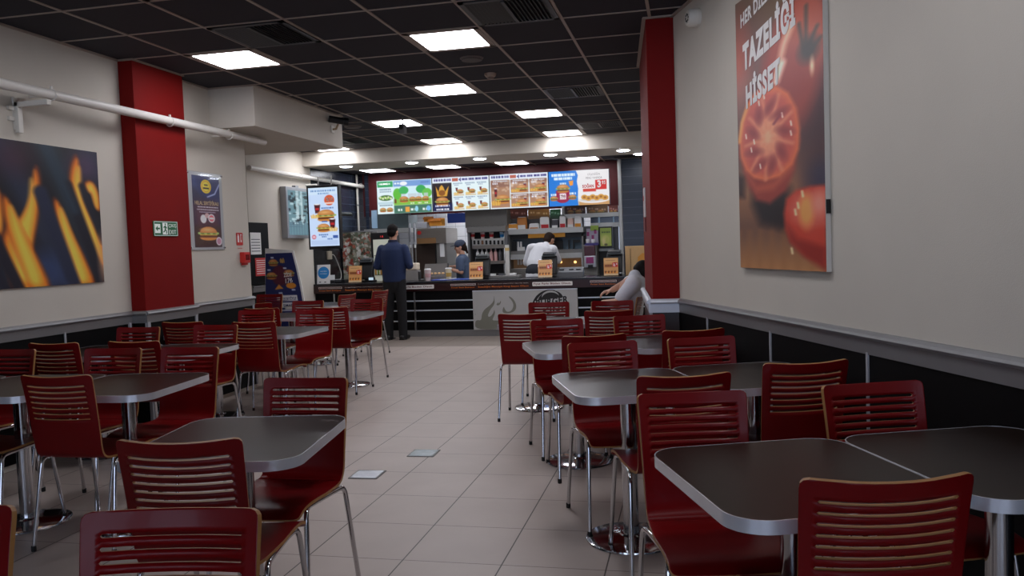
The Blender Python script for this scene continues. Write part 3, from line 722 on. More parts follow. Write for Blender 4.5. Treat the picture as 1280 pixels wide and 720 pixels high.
x0 = -.485
letters('lettering', 'HER DİLİMİNDE', .60, .10, INKW, t, x0 + .075, 1.345, -.028, bold=.03, shear=.16)
letters('lettering', 'TAZELİĞİ', .62, .20, INKW, t, x0 + .095, 1.095, -.028, bold=.055, shear=.16)
letters('lettering', 'HİSSET', .42, .17, INKW, t, x0 + .125, .885, -.028, bold=.055, shear=.16)
MB().box(.485, .492, -.024, -.004, .27, .335).build('edge_clip', BLACK, t)
# exit sign
t = thing('exit_sign', 'green exit sign with arrow and running figure on the red left pillar', 'sign', (-4.29, 6.075, 1.55), R(90))
MB().prism_y(rrect(.32, .125, .012, 4, 0, .0625), -.008, 0).build('plate', SIGNG, t)
def sx(px): return -.16 + (px - 191) / 30 * .32
b_ = MB()
for a, c, d, e in ((-.155, .155, .004, .008), (-.155, .155, .117, .121), (-.155, -.151, .004, .121), (.151, .155, .004, .121)): b_.box(a, c, -.0092, -.008, d, e)
b_.build('border', SIGNW, t)
MB().box(-.145, -.075, -.0095, -.008, .025, .100).build('arrow_panel', SIGNW, t)
MB().prism_y([(-.138, .0625), (-.112, .040), (-.112, .056), (-.083, .056), (-.083, .069), (-.112, .069), (-.112, .085)], -.0105, -.0095).build('arrow', SIGNG, t)
MB().box(-.045, .02, -.0095, -.008, .014, .111).build('door_panel', SIGNW, t)
r_ = MB(); ymid = -.0100
def stick(pts, w):
    for (xa, za), (xb, zb) in zip(pts, pts[1:]):
        d = Vector((xb - xa, zb - za)).normalized(); n = Vector((-d.y, d.x)) * w / 2
        r_.prism_y([(xa - n.x, za - n.y), (xb - n.x, zb - n.y), (xb + n.x, zb + n.y), (xa + n.x, za + n.y)], -.0105, -.0095)
r_.prism_y([(-.01 + .008 * math.cos(a * PI / 5), .098 + .008 * math.sin(a * PI / 5)) for a in range(10)], -.0105, -.0095)
stick([(-.012, .088), (-.012, .055)], .016); stick([(-.012, .055), (.004, .040), (.0, .02)], .010); stick([(-.014, .055), (-.026, .038), (-.038, .036)], .010); stick([(-.012, .084), (.010, .066)], .008); stick([(-.014, .084), (-.034, .070)], .008)
r_.build('running_figure', SIGNG, t)
letters('lettering', 'ÇIKIŞ', .105, .036, SIGNW, t, .035, .068, -.0085); letters('lettering', 'EXIT', .10, .034, SIGNW, t, .035, .018, -.0085)
# call point and its sign
t = thing('fire_sign', 'small red fire sign with white pictogram above the call point', 'sign', (LW, 7.435, 1.47), R(90))
MB().prism_y(rrect(.115, .125, .01, 4, 0, .0625), -.005, 0).build('plate', CALLR, t)
MB().box(-.04, -.012, -.006, -.005, .03, .095).box(-.034, -.02, -.006, -.005, .095, .11).box(.012, .034, -.006, -.005, .03, .11).build('pictogram', INKW, t); MB().box(.018, .028, -.007, -.006, .05, .10).build('flame_mark', CALLR, t)
letters('lettering', 'YANGIN', .09, .014, CALLR, t, 0, -.03, -.001, 'C')
t = thing('fire_call_point', 'red fire alarm call point box at the end of the left wall', 'alarm', (LW, 7.48, 1.29), R(90))
MB().box(-.055, .055, -.055, 0, 0, .11).build('box', CALLR, t, bevel=.006)
MB().box(-.035, .035, -.058, -.055, .03, .085).build('glass_pane', mat('dark_red_glass', (120, 20, 20), .15), t); MB().box(-.04, .03, -.04, -.005, -.02, 0).build('test_key', CALLR, t, bevel=.004)
# small sign on pillar left face
t = thing('pillar_sign', 'narrow white sign with red foot on the side of the red right pillar', 'sign', (-.368, 6.95, 1.45), R(-85))
MB().box(-.09, .09, -.012, 0, .12, .36).build('panel', PAPERW, t); MB().box(-.09, .09, -.012, 0, 0, .11).build('lower_panel', mat('dull_red_sign', (120, 50, 50), .5), t)
letters('lettering', 'DİKKAT', .13, .05, INKR, t, 0, .28, -.013, 'C')

# floor lights
for k, (x, y, lab) in enumerate(((0, 0, 'square metal floor plate with pale glassy face, nearer of two'), (0, 0, 'square metal floor plate with pale glassy face, farther of two'))):
    uv = [[(436, 599), (450, 587), (482, 588), (469, 600)], [(508, 571), (519, 562), (551, 562), (541, 572)]][k]
    P = []
    for u, v in uv:
        d = CM.T @ np.array([(u - 640) / F_PX, (v - 360) / F_PX, 1.0]); q = np.array([0, 0, CAM_H]) - d * (CAM_H / d[2]); P.append(q)
    cx, cy = np.mean(P, 0)[:2]
    t = thing('floor_plate', lab, 'floor plate', (cx, cy, 0), R(2), 'metal floor plates')
    MB().prism(rrect(.185, .185, .008, 3), 0, .003).build('frame', mat('dark_floor_frame', (50, 44, 42), .4), t)
    MB().prism(rrect(.16, .16, .006, 3), .003, .0045).build('face', mat('pale_floor_glass', (176, 180, 188), .2, .3, noise=.3, nscale=22), t)
# ================================================================== CHAIRS
PROF = smooth_path([(0, -.262, .852), (0, -.240, .74), (0, -.216, .57), (0, -.205, .462), (0, -.155, .440), (0, -.03, .446), (0, .12, .456), (0, .20, .448), (0, .232, .424)], 4)
_cum = [0]
for a, b in zip(PROF, PROF[1:]): _cum.append(_cum[-1] + (b - a).length)
LEN = _cum[-1]
def prof_at(s):
    s = max(0, min(LEN, s))
    for i in range(len(_cum) - 1):
        if s <= _cum[i + 1] + 1e-9:
            k = (s - _cum[i]) / max(1e-9, _cum[i + 1] - _cum[i]); p = PROF[i].lerp(PROF[i + 1], k); t = (PROF[i + 1] - PROF[i]).normalized(); return p, t
S_JOIN = 0.435
def shell_width(s):
    w = .187 - .011 * min(1, s / .40)
    if s > .40: w += .016 * min(1, (s - .40) / .2)
    r = .020
    e = min(s, LEN - s)
    if e < r: w -= r - math.sqrt(max(0, r * r - (r - e) ** 2))
    return w
def shell_pt(x, s):
    p, t = prof_at(s); w = .19
    k = max(0, 1 - s / .40)
    c2 = 1 - (x / w) ** 2
    bow = .042 * c2 * (.25 + .75 * k) if s < .40 else .042 * .25 * c2 * max(0, 1 - (s - .40) / .12)
    dish = -.006 * (1 - (x / w) ** 2) if s > .5 else 0
    dish -= .008 * c2 * max(0, 1 - s / .32)
    return Vector((x, p.y - bow, p.z + dish)), t
SL_H, SL_STEP, SL_0, SL_W = .0085, .0268, .046, .146
def shell_mesh(s0, s1, slots):
    rows = []                                  # (s, kind) kind: None / 'a' slot edge / 'm' slot middle
    if slots:
        rows = [(0, None), (.004, None), (.012, None), (.024, None), (.036, None)]
        for k in range(7):
            b = SL_0 + SL_STEP * k; rows += [(b, 'a'), (b + SL_H / 2, 'm'), (b + SL_H, 'b')]
        q = SL_0 + SL_STEP * 6 + SL_H
        n = 12; rows += [(q + (s1 - q) * i / n, None) for i in range(1, n + 1)]
    else:
        n = 22; rows = [(s0 + (s1 - s0) * i / n, None) for i in range(n)] + [(LEN - .020, None), (LEN - .008, None), (LEN - .003, None), (LEN, None)]
        rows = sorted([r for r in rows if r[0] <= LEN - .021] + rows[-4:])
    cols = [-1, -.985, -.87, 'L', -.5, -.25, 0, .25, .5, 'R', .87, .985, 1]
    th = .0055
    F = []; B = []
    for s, kind in rows:
        fr = []; br = []
        w = shell_width(s)
        for c in cols:
            if c in ('L', 'R'):
                x = SL_W + (SL_H / 2 if kind == 'm' else 0); x = min(x, w * .9); x = -x if c == 'L' else x
            else: x = c * w
            p, t = shell_pt(x, s)
            e = 1e-3; px, _ = shell_pt(x + e, s); n = (px - p).cross(t).normalized()      # points to the sitter's side
            if n.y + n.z < 0: n = -n
            fr.append(p + n * th); br.append(p - n * th)
        F.append(fr); B.append(br)
    mb = MB(); nc = len(cols); nr = len(rows)
    vs = [v for r in F for v in r] + [v for r in B for v in r]; o = nr * nc
    fs = []; ms = []
    def hole(i, j):
        return slots and 3 <= j <= 8 and rows[i][1] in ('a', 'm')
    I = lambda i, j: i * nc + j
    solid = lambda i, j: 0 <= i < nr - 1 and 0 <= j < nc - 1 and not hole(i, j)
    for i in range(nr - 1):
        for j in range(nc - 1):
            if not solid(i, j): continue
            a, b, c, d = I(i, j), I(i, j + 1), I(i + 1, j + 1), I(i + 1, j)
            fs += [(a, d, c, b), (o + a, o + b, o + c, o + d)]; ms += [0, 0]
            for (p, q, ni, nj) in ((a, b, i - 1, j), (b, c, i, j + 1), (c, d, i + 1, j), (d, a, i, j - 1)):
                if not solid(ni, nj): fs.append((p, q, o + q, o + p)); ms.append(1)
    mb.v = vs; mb.f = fs; mb.m = ms
    return mb
def build_chair(label):
    t = thing('dining_chair', label, 'chair')
    for nm, mb in (('backrest', shell_mesh(0, S_JOIN, True)), ('seat', shell_mesh(S_JOIN, LEN, False))):
        o = mb.build(nm, [LAM, WOOD], t); me = o.data
        me.polygons.foreach_set('use_smooth', [p.material_index == 0 for p in me.polygons])
    for sx_ in (-1, 1):
        bridge_r = (sx_ * .185, -.10, .431); bridge_f = (sx_ * .172, .11, .436); mid = tuple((a + b) / 2 for a, b in zip(bridge_r, bridge_f))
        for end, br, foot in (('rear', bridge_r, (sx_ * .216, -.222, .012)), ('front', bridge_f, (sx_ * .205, .222, .012))):
            kn = (br[0] + sx_ * .012, br[1] + (-.055 if end == 'rear' else .05), br[2])
            pts = smooth_path([mid, br, kn, (foot[0] * .2 + kn[0] * .8, foot[1] * .18 + kn[1] * .82, .36), foot], 2)
            leg = MB().tube(pts, .0095, 10).build('leg', CHROME, t, True)
            MB().lathe([(.0105, 0), (.0115, .004), (.0115, .024), (.0100, .027)], 10, (foot[0], foot[1])).build('foot_cap', RUBBER, leg, True)
    MB().tube([(-.176, .02, .429), (.176, .02, .429)], .009, 8).build('cross_bar', CHROME, t, True)
    sc = MB()
    for x, y in ((-.12, .02), (.12, .02)): sc.box(x - .02, x + .02, y - .014, y + .014, .428, .446)
    sc.build('seat_bracket', STEELD, t)
    return t
_proto = None
def chair(bx, by, rot, label, group):
    """bx, by: where the middle of the top of the back is; rot 0 faces away from the camera"""
    global _proto
    if _proto is None: _proto = build_chair(label); c = _proto
    else: c = copy_tree(_proto); c['label'] = label
    a = R(rot); f = Vector((-math.sin(a), math.cos(a)))
    c.location = (bx + f.x * .262, by + f.y * .262, 0); c.rotation_euler.z = a; c['group'] = group
    return c
GL, GR = 'red slotted chairs on the left side', 'red slotted chairs on the right side'
chair(-1.05, 1.45, 190, 'nearest red chair at the bottom left, its back cut by the bottom picture edge', GL)
chair(-1.60, 1.41, 190, 'red chair cut by the picture edge in the bottom left corner', GL)
chair(-1.445, 2.055, 8, 'red chair back to the camera at the single front left table', GL)
chair(-1.575, 3.10, 181, 'red chair facing the camera behind the single front left table, beside the aisle', GL)
chair(-2.86, 3.19, 1, 'red chair back to the camera at the near side of the long left table', GL)
chair(-3.50, 3.20, 1, 'red chair mostly outside the left edge, only its seat in view', GL)
chair(-2.83, 4.17, 180, 'red chair facing the camera behind the right end of the long left table', GL)
chair(-3.32, 4.15, 182, 'red chair facing the camera behind the middle of the long left table', GL)
chair(-4.03, 4.14, 180, 'red chair facing the camera behind the far left of the long left table', GL)
chair(-3.47, 4.53, 0, 'red chair back to the camera at the second left table, nearer the aisle', GL)
chair(-4.02, 4.48, 0, 'red chair back to the camera at the second left table, against the wall', GL)
chair(-3.53, 5.54, 180, 'red chair facing the camera behind the aisle end of the second left table', GL)
chair(-4.12, 5.44, 180, 'red chair facing the camera in front of the red left pillar by the wall', GL)
chair(-3.34, 5.76, 0, 'tall looking red chair back to the camera at the third left table, aisle side', GL)
chair(-4.03, 5.86, 0, 'dim red chair back to the camera below the red left pillar', GL)
chair(-3.38, 6.90, 180, 'red chair facing the camera behind the aisle end of the third left table', GL)
chair(-4.00, 6.96, 180, 'red chair facing the camera behind the wall end of the third left table', GL)
chair(-3.37, 7.20, 0, 'red chair back to the camera at the fourth left table, aisle side', GL)
chair(-4.10, 7.23, 2, 'red chair back to the camera at the fourth left table, wall side', GL)
chair(-3.45, 8.30, 182, 'red chair facing the camera at the fourth left table, beside the standing customer', GL)
chair(-4.10, 8.22, 180, 'red chair facing the camera at the fourth left table, in front of the blue standee', GL)
chair(-4.62, 8.02, 8, 'red chair just past the end of the left wall, bright along its top edge', GL)
chair(-4.13, 9.34, 80, 'red chair turned sideways at the last left table, its slots seen at a slant', GL)
chair(-3.98, 10.05, 78, 'farthest red chair turned sideways, just left of the standing customer', GL)
chair(-5.40, 9.75, 180, 'red chair whose plain back shows left of the blue standee', GL)
chair(.395, 1.855, 13, 'nearest red chair on the right, back to the camera, light plywood edges', GR)
chair(-.01, 2.81, 194, 'red chair facing the camera behind the left half of the front right tables', GR)
chair(.60, 3.00, 200, 'red chair facing the camera behind the right half of the front right tables', GR)
chair(-.04, 3.21, 18, 'red chair back to the camera at the aisle table of the second right pair', GR)
chair(.45, 3.54, 20, 'dark red chair back to the camera at the wall table of the second right pair', GR)
chair(-.465, 4.25, 200, 'red chair facing the camera behind the aisle table of the second right pair', GR)
chair(.04, 4.42, 200, 'red chair facing the camera behind the wall table of the second right pair', GR)
chair(-.55, 4.60, 20, 'red chair back to the camera at the aisle table of the third right pair', GR)
chair(.0, 4.83, 20, 'red chair back to the camera at the wall table of the third right pair', GR)
chair(-.92, 5.56, 200, 'red chair facing the camera behind the aisle table of the third right pair', GR)
chair(-.37, 5.79, 198, 'red chair facing the camera behind the wall table of the third right pair', GR)
chair(-1.28, 6.12, 3, 'red chair back to the camera in the aisle, bright floor through its slots', GR)
chair(-.63, 6.26, 5, 'red chair back to the camera at the wall table of the last right pair', GR)
chair(-1.27, 7.27, 184, 'red chair facing the camera before the silver counter panel', GR)
chair(-.70, 7.29, 185, 'red chair facing the camera in front of the seated person', GR)
chair(-.50, 7.86, 88, 'red chair seen edge-on under the seated person beside the pillar', GR)

# ================================================================== TABLES
TW, TD, TZ = .605, .69, .73
def build_table(label):
    t = thing('dining_table', label, 'table')
    MB().prism(rrect(TW - .004, TD - .004, .098, 10), TZ - .030, TZ).build('table_top', TOPM, t, bevel=.0015)
    ring = MB(); o = rrect(TW, TD, .10, 10); i = rrect(TW - .006, TD - .006, .097, 10); n = len(o)
    vs = [(x, y, TZ - .033) for x, y in o] + [(x, y, TZ + .0006) for x, y in o] + [(x, y, TZ - .033) for x, y in i] + [(x, y, TZ + .0006) for x, y in i]
    fs = []
    for k in range(n):
        q = (k + 1) % n; fs += [(k, q, n + q, n + k), (n + k, n + q, 3 * n + q, 3 * n + k), (2 * n + q, 2 * n + k, 3 * n + k, 3 * n + q), (q, k, 2 * n + k, 2 * n + q)]
    ring.add(vs, fs).build('edge_band', EDGE, t, True)
    MB().lathe([(.036, .018), (.036, TZ - .045)], 24).build('column', CHROME, t, True)
    MB().lathe([(.205, 0), (.210, .004), (.208, .010), (.19, .015), (.12, .021), (.055, .026), (.05, .032), (.037, .034)], 48).build('base', CHROME, t, True)
    MB().box(-.15, .15, -.17, .17, TZ - .045, TZ - .031).build('mounting_plate', STEELD, t, bevel=.003)
    return t
_tp = None
def table(x, y, rot, label, group='brown tables with metal edge bands'):
    global _tp
    if _tp is None: _tp = build_table(label); c = _tp
    else: c = copy_tree(_tp); c['label'] = label
    c.location = (x, y, 0); c.rotation_euler.z = R(rot); c['group'] = group
    return c
table(.252, 2.28, 20, 'brown table at the front right, left of the pale seam between two tables')
table(.824, 2.488, 20, 'brown table at the front right against the wall, right of the pale seam')
table(-.30, 3.73, 20, 'aisle table of the second right pair, its pale rounded corner in the aisle')
table(.272, 3.938, 20, 'wall table of the second right pair, darker top beside the black panels')
table(-.72, 5.06, 20, 'aisle table of the third right pair, chrome foot disc showing')
table(-.148, 5.268, 20, 'wall table of the third right pair, mostly behind chair backs')
table(-1.28, 6.72, 5, 'aisle table of the last right pair, before the silver counter panel')
table(-.672, 6.773, 5, 'wall table of the last right pair beside the red right pillar')
table(-1.56, 2.57, 9, 'single brown table at the front left with rounded corner by the aisle')
table(-2.84, 3.64, 5, 'aisle end table of the long left row of three, bright metal corner')
table(-3.445, 3.587, 5, 'middle table of the long left row of three')
table(-4.05, 3.534, 5, 'wall end table of the long left row of three')
table(-3.48, 5.00, 2, 'second left table, its metal corner just left of the third row chair')
table(-4.09, 4.98, 2, 'wall end of the second left table, mostly hidden behind chair backs')
table(-3.36, 6.22, 0, 'third left table, grey top and bright corner nearer the aisle')
table(-3.97, 6.22, 0, 'third left row table below the red left pillar')
table(-3.46, 7.78, 0, 'fourth left table reaching into the aisle near the standing customer')
table(-4.07, 7.78, 0, 'fourth left row table in front of the blue standee')
table(-4.50, 9.34, 82, 'last left table with bright reflections, near the standing customer')

# ================================================================== COUNTER
CY = 12.15
ct = thing('service_counter', 'long black service counter with silver bars and red lettered edge', 'counter', (0, CY, 0))
MB().box(W2 + .01, XR - .65, .02, .68, .10, .80).build('carcass', BLKPAN, ct)
MB().box(W2 + .005, XR - .65, -.03, .72, .835, .865).build('worktop', mat('black_worktop', (38, 38, 42), .25, noise=.1), ct, bevel=.004)
fz = MB().box(W2 + .005, XR - .65, -.022, .02, .715, .835); fz.build('fascia', mat('dark_maroon_fascia', (44, 14, 16), .3), ct)
MB().box(W2 + .01, XR - .65, .01, .06, .0, .10).build('plinth', ALUP, ct)
for z in (.245, .41, .56):
    MB().box(W2 + .01, XR - .65, .004, .02, z - .009, z + .009).build('silver_bar', mat('bright_silver_trim', (215, 222, 232), .35, .4), ct)
for x in (-5.6, -4.25): MB().box(x - .010, x + .010, -.006, .02, .10, .70).build('upright_trim', ALU, ct)
fl = MB()
cx_ = [(-5.45, -3.95, 0), (-3.75, -2.4, 0), (-1.5, -.5, 0)]
# lettering on the fascia: three kinds repeated along the edge
def fascia_a(px0, px1):   # outlined web address over orange words
    a, b = at(px0, 360, CY).x, at(px1, 360, CY).x
    MB().box(a, b, -.0245, -.022, .786, .815).build('address_frame', INKW, ct); MB().box(a + .006, b - .006, -.0255, -.0245, .7905, .8105).build('address_field', mat('maroon_print', (96, 18, 22), .4), ct)
    letters('lettering', 'burgerkingturkiye.com', b - a - .05, .011, INKW, ct, (a + b) / 2, .8005, -.0258, 'C')
    letters('lettering', 'Fırsat Seni Bekliyor', b - a - .02, .026, INKO, ct, (a + b) / 2, .755, -.0225, 'C', bold=.01)
def fascia_b(px0, px1):
    a, b = at(px0, 360, CY).x, at(px1, 360, CY).x
    letters('lettering', 'burgerkingturkiye.com üzerinden sipariş verin', b - a, .014, INKW, ct, (a + b) / 2, .803, -.0225, 'C')
    letters('lettering', 'İstediğin Menüyü King Seçim Olsun', b - a, .038, INKO, ct, (a + b) / 2, .760, -.0225, 'C', bold=.012)
def fascia_c(px0, px1):
    a, b = at(px0, 360, CY).x, at(px1, 360, CY).x
    MB().prism_y(rrect(b - a, .062, .012, 4, (a + b) / 2, .782), -.0245, -.022).build('slogan_plate', INKW, ct)
    letters('lettering', 'Fiyat Farkı Bizden Olsun.', b - a - .04, .036, mat('maroon_ink', (110, 16, 24), .5), ct, (a + b) / 2, .782, -.0248, 'C', bold=.02)
fascia_a(399, 428); fascia_b(432, 488); fascia_c(494, 543); fascia_a(564, 595); fascia_b(598, 661); fascia_c(666, 716); fascia_a(738, 771)
# silver panel with flames and emblem
pn_ = thing('counter_sign', 'silver panel with grey flames and black burger emblem on the counter front', 'sign', (-2.487, CY - .012, .10))
PW_, PH_ = 1.62, .605
MB().box(-PW_ / 2, PW_ / 2, -.03, .01, 0, PH_).build('panel', mat('brushed_silver_panel', (186, 186, 184), .45, .25, noise=.06, nscale=3), pn_, bevel=.003)
MB().box(-PW_ / 2, PW_ / 2, -.034, -.03, PH_ - .012, PH_).build('top_edge', mat('bright_silver_trim', (215, 222, 232), .35, .4), pn_)
FLM = mat('grey_flame_print', (124, 124, 112), .5)
def fpx(x, y): return ((x - 592) / 130 * PW_ - PW_ / 2, (413 - y) / 51 * PH_)     # panel drawing taken square on
def flame_shape(pts, k):
    P = [Vector((*fpx(x, y), 0)) for x, y in pts]; P2 = P + [P[0]]
    out = P2
    for _ in range(2):
        q = []
        for a, b in zip(out, out[1:]): q += [a * .75 + b * .25, a * .25 + b * .75]
        q.append(q[0]); out = q
    poly = [(v.x, v.y) for v in out[:-1]]
    cu = bpy.data.curves.new('flame_print', 'CURVE'); cu.dimensions = '2D'; cu.fill_mode = 'BOTH'; cu.extrude = .0004
    sp = cu.splines.new('POLY'); sp.points.add(len(poly) - 1); sp.use_cyclic_u = True
    for pt, (x, z) in zip(sp.points, poly): pt.co = (x, z, 0, 1)
    to = bpy.data.objects.new('tmp', cu); C.objects.link(to)
    me = bpy.data.meshes.new_from_object(to.evaluated_get(bpy.context.evaluated_depsgraph_get())); bpy.data.objects.remove(to); bpy.data.curves.remove(cu)
    for v in me.vertices: v.co = (v.co.x, -.0312 - v.co.z - .0002 * k, v.co.y)
    me.materials.clear(); me.materials.append(FLM); o = bpy.data.objects.new('flame_print', me); C.objects.link(o); o.parent = pn_
flame_shape([(594, 412.6), (594, 402), (597, 400), (602, 401), (603, 392), (607, 386), (613, 382), (619, 376), (619, 367), (620, 376), (619, 381), (613, 388), (610, 396), (614, 396), (618, 391), (619, 386), (620, 392), (617, 398), (616, 401), (622, 401), (630, 402), (632, 412.6)], 0)
flame_shape([(636, 369), (643, 373), (647, 381), (646, 388), (640, 392), (630, 392), (629, 388), (631, 383), (632, 386), (634, 390), (639, 390), (643, 385), (643, 378)], 1)
flame_shape([(621, 381), (625, 377), (624, 380), (627, 377), (627, 375), (628, 378), (625, 382)], 2)
flame_shape([(594, 393), (595, 391.5), (595, 394)], 3)
# emblem: tilted bun halves with a bar of lettering between, ring around
em = MB(); ecx, ecz = fpx(689, 387.5)
def arc_ring(r0, r1, a0, a1, n, y0, y1, cx, cz, kx=1.0, kz=1.0, mb=em):
    o = len(mb.v)
    pts = [(cx + r * kx * math.cos(R(a0 + (a1 - a0) * i / n)), cz + r * kz * math.sin(R(a0 + (a1 - a0) * i / n))) for i in range(n + 1) for r in ((r0 if not callable(r0) else r0(i / n)), (r1 if not callable(r1) else r1(i / n)))]
    vs = [(x, y0, z) for x, z in pts] + [(x, y1, z) for x, z in pts]; m_ = len(pts)
    fs = [(2 * i, 2 * i + 2, 2 * i + 3, 2 * i + 1) for i in range(n)]
    fs = [tuple(reversed(f)) for f in fs] + [(2 * i, 2 * i + 1, m_ + 2 * i + 1, m_ + 2 * i) for i in range(n + 1)] + [tuple(v + m_ for v in f) for f in fs]
    mb.add(vs, fs)
arc_ring(lambda t: .285 - .040 * math.sin(PI * t), .292, 75, 290, 40, -.0325, -.0315, ecx, ecz); em.build('emblem_ring', INKB, pn_)
def bun(sgn, name):
    b = MB(); pts = []
    if sgn > 0: pts = [(.0 + .195 * math.cos(R(a)), .13 + .145 * math.sin(R(a))) for a in range(185, -6, -8)]
    else: pts = [(-.19, -.12), (.20, -.115), (.195, -.17), (.13, -.225), (0, -.24), (-.12, -.225), (-.18, -.18)]
    pts = [(ecx + x, ecz + z + .12 * x) for x, z in pts]
    b.prism_y(pts[::-1] if sgn > 0 else pts[::-1], -.0325, -.0315).build(name, INKB, pn_)
bun(1, 'emblem_bun'); bun(-1, 'emblem_bun')
hl = MB(); arc_ring(lambda t: .105, lambda t: .105 + .03 * math.sin(PI * t), 30, 165, 20, -.0335, -.0327, ecx + .01, ecz + .15, 1.35, .95, mb=hl); hl.build('emblem_highlight', MATS['brushed_silver_panel'], pn_)
bb_ = MB(); bb_.prism_y([(ecx - .24, ecz - .125), (ecx + .285, ecz - .065), (ecx + .285, ecz + .185), (ecx - .24, ecz + .125)], -.0335, -.0327); bb_.build('emblem_band', MATS['brushed_silver_panel'], pn_)
letters('lettering', 'BURGER', .49, .105, INKB, pn_, ecx - .22, ecz + .035, -.0338, bold=.04, shear=.12); letters('lettering', 'KING', .38, .10, INKB, pn_, ecx - .12, ecz - .085, -.0338, bold=.04, shear=.12)

# ------------------------------------------------------------------ till displays standing on the counter
CTZ = .866
def poster_ad():
    p = Pic(30, 48, 30, 48, (206, 150, 92)); p.rect(0, 0, 30, 14, (214, 168, 112), 6); p.dashes(4, 6, 24, 1.6, (150, 100, 60), 2)
    p.rect(2, 18, 18, 25, (150, 84, 44), 3); p.dashes(3, 19, 17, 3.5, (112, 58, 30), 5); p.rect(18, 13, 29, 25, (196, 44, 40)); p.rect(20, 15, 24, 23, (245, 240, 236)); p.rect(25, 15, 28, 19, (245, 240, 236))
    for i in range(8): p.ell(4 + 3.2 * i, 38 + (i % 2) * 2, 2.4, 3, (236, 160, 70) if i % 2 else (120, 62, 30))
    p.rect(0, 43, 30, 48, (220, 190, 150)); return p
AD = poster_ad()
def till(px, label, y=12.42, turn=0, sheet=None):
    q = at(px, 345, y)
    t = thing('till_display', label, 'till', (q.x, y, CTZ), R(turn), 'black till displays on the counter')
    t.scale = (.85, .85, .86)
    MB().box(-.13, .13, .0, .24, 0, .03).build('foot', BLACK, t, bevel=.008)
    MB().prism_y([(-.05, .03), (.05, .03), (.05, .16), (-.05, .16)], .10, .17).build('neck', BLACK, t)
    b = MB(); b.add([(-.14, -.02, .06), (.14, -.02, .06), (.14, .10, .39), (-.14, .10, .39), (-.14, .10, .05), (.14, .10, .05), (.14, .20, .36), (-.14, .20, .36)],
          [(0, 1, 2, 3), (5, 4, 7, 6), (0, 4, 5, 1), (1, 5, 6, 2), (2, 6, 7, 3), (3, 7, 4, 0)]); b.build('monitor', BLACK, t, bevel=.012)
    MB().box(-.11, .11, .06, .22, .40, .43).add([(-.12, .04, .37), (.12, .04, .37), (.12, .22, .44), (-.12, .22, .44), (-.12, .04, .385), (.12, .04, .385), (.12, .22, .455), (-.12, .22, .455)], [(0, 1, 2, 3)[::-1], (4, 5, 6, 7), (0, 1, 5, 4), (1, 2, 6, 5), (2, 3, 7, 6), (3, 0, 4, 7)]).build('customer_screen', mat('dark_grey_plastic', (56, 60, 62), .35), t, bevel=.004)
    return t
def leaflet(px, label, y=12.28, lean=-12):
    q = at(px, 345, y)
    t = thing('leaflet_holder', label, 'leaflet holder', (q.x, y, CTZ), R(4), 'orange leaflets standing on the counter')
    o = MB().box(-.112, .112, 0, .004, 0, .285).build('acrylic_stand', gl, t); o.rotation_euler.x = R(lean)
    a = AD.build('sheet', .215, .268, PRINT, t, y=-.003, z=.143, gain=1.15); a.rotation_euler.x = R(lean)
    o = letters('price', '5', .035, .045, INKR, t, .062, .187, -.005, 'C', bold=.03)
    o.rotation_euler.x = R(lean)
    MB().box(-.112, .112, -.02, .05, 0, .006).build('foot', gl, t)
    return t
for px, lab in ((456, 'black till display left of the standing customer'), (602, 'black till display right of the worker in the cap'), (686, 'black till display in front of the worker in the white shirt'), (768, 'black till display before the yellow green poster, rightmost')): till(px, lab)
for px, lab in ((443.5, 'orange leaflet standing left of the standing customer'), (595, 'orange leaflet standing right of the worker in the cap'), (681.5, 'orange leaflet standing in front of the worker in the white shirt'), (764, 'orange leaflet with white foot strip, rightmost on the counter')): leaflet(px, lab)

# other things on the counter
t = thing('counter_card', 'white card with big blue disc standing at the left end of the counter', 'card', (-5.80, 12.2, CTZ))
o = MB().box(-.115, .115, 0, .006, 0, .31).build('card', PAPERW, t); o.rotation_euler.x = R(-8)
o = MB().prism_y([(.098 * math.cos(2 * PI * k / 32), .18 + .098 * math.sin(2 * PI * k / 32)) for k in range(32)], -.0015, 0).build('blue_disc', BLUEP, t); o.rotation_euler.x = R(-8)
o = letters('lettering', 'HIJYEN', .11, .022, INKW, t, 0, .20, -.002, 'C'); o.rotation_euler.x = R(-8); o = letters('lettering', 'GÜVENLİ', .12, .018, INKW, t, 0, .165, -.002, 'C'); o.rotation_euler.x = R(-8)
MB().box(-.07, -.04, -.003, 0, .022, .035).box(.02, .05, -.003, 0, .022, .035).build('footnote', INKB, t)
q = at(413, 348, 12.45); t = thing('card_reader', 'small card reader with pale slip beside the blue disc card', 'card reader', (q.x, 12.5, CTZ), R(10))
MB().box(-.05, .05, -.08, .08, 0, .045).build('body', BLACK, t, bevel=.01); MB().box(-.035, .045, .02, .03, .045, .13).build('paper_slip', PAPERW, t); MB().box(-.035, .035, -.03, .03, .045, .05).build('keypad', mat('grey_keys', (90, 92, 96), .5), t)
t = thing('cable', 'thin pale cable drooping from the wall box to the counter', 'cable', (0, 0, 0)); 
a_, b_, c_, d_ = Vector((-5.86, 12.78, 1.34)), Vector((-5.80, 12.82, 1.15)), Vector((-5.74, 12.80, .98)), Vector((-5.70, 12.6, .9)); d_.z = CTZ + .01
MB().tube(smooth_path([Vector((W2 + .06, 12.72, 1.32)), a_, b_, c_, d_], 3), .008, 6).build('cord', mat('pale_cable', (150, 146, 138), .5), t, True)
MB().box(W2 + .03, W2 + .07, 12.60, 12.74, 1.25, 1.39).build('junction_box', mat('grey_beige_plastic', (150, 140, 124), .5), t, bevel=.01)
q = at(423, 348, 12.55); t = thing('cash_drawer', 'flat black receipt printer behind the orange leaflet at the left', 'receipt printer', (q.x, 12.6, CTZ))
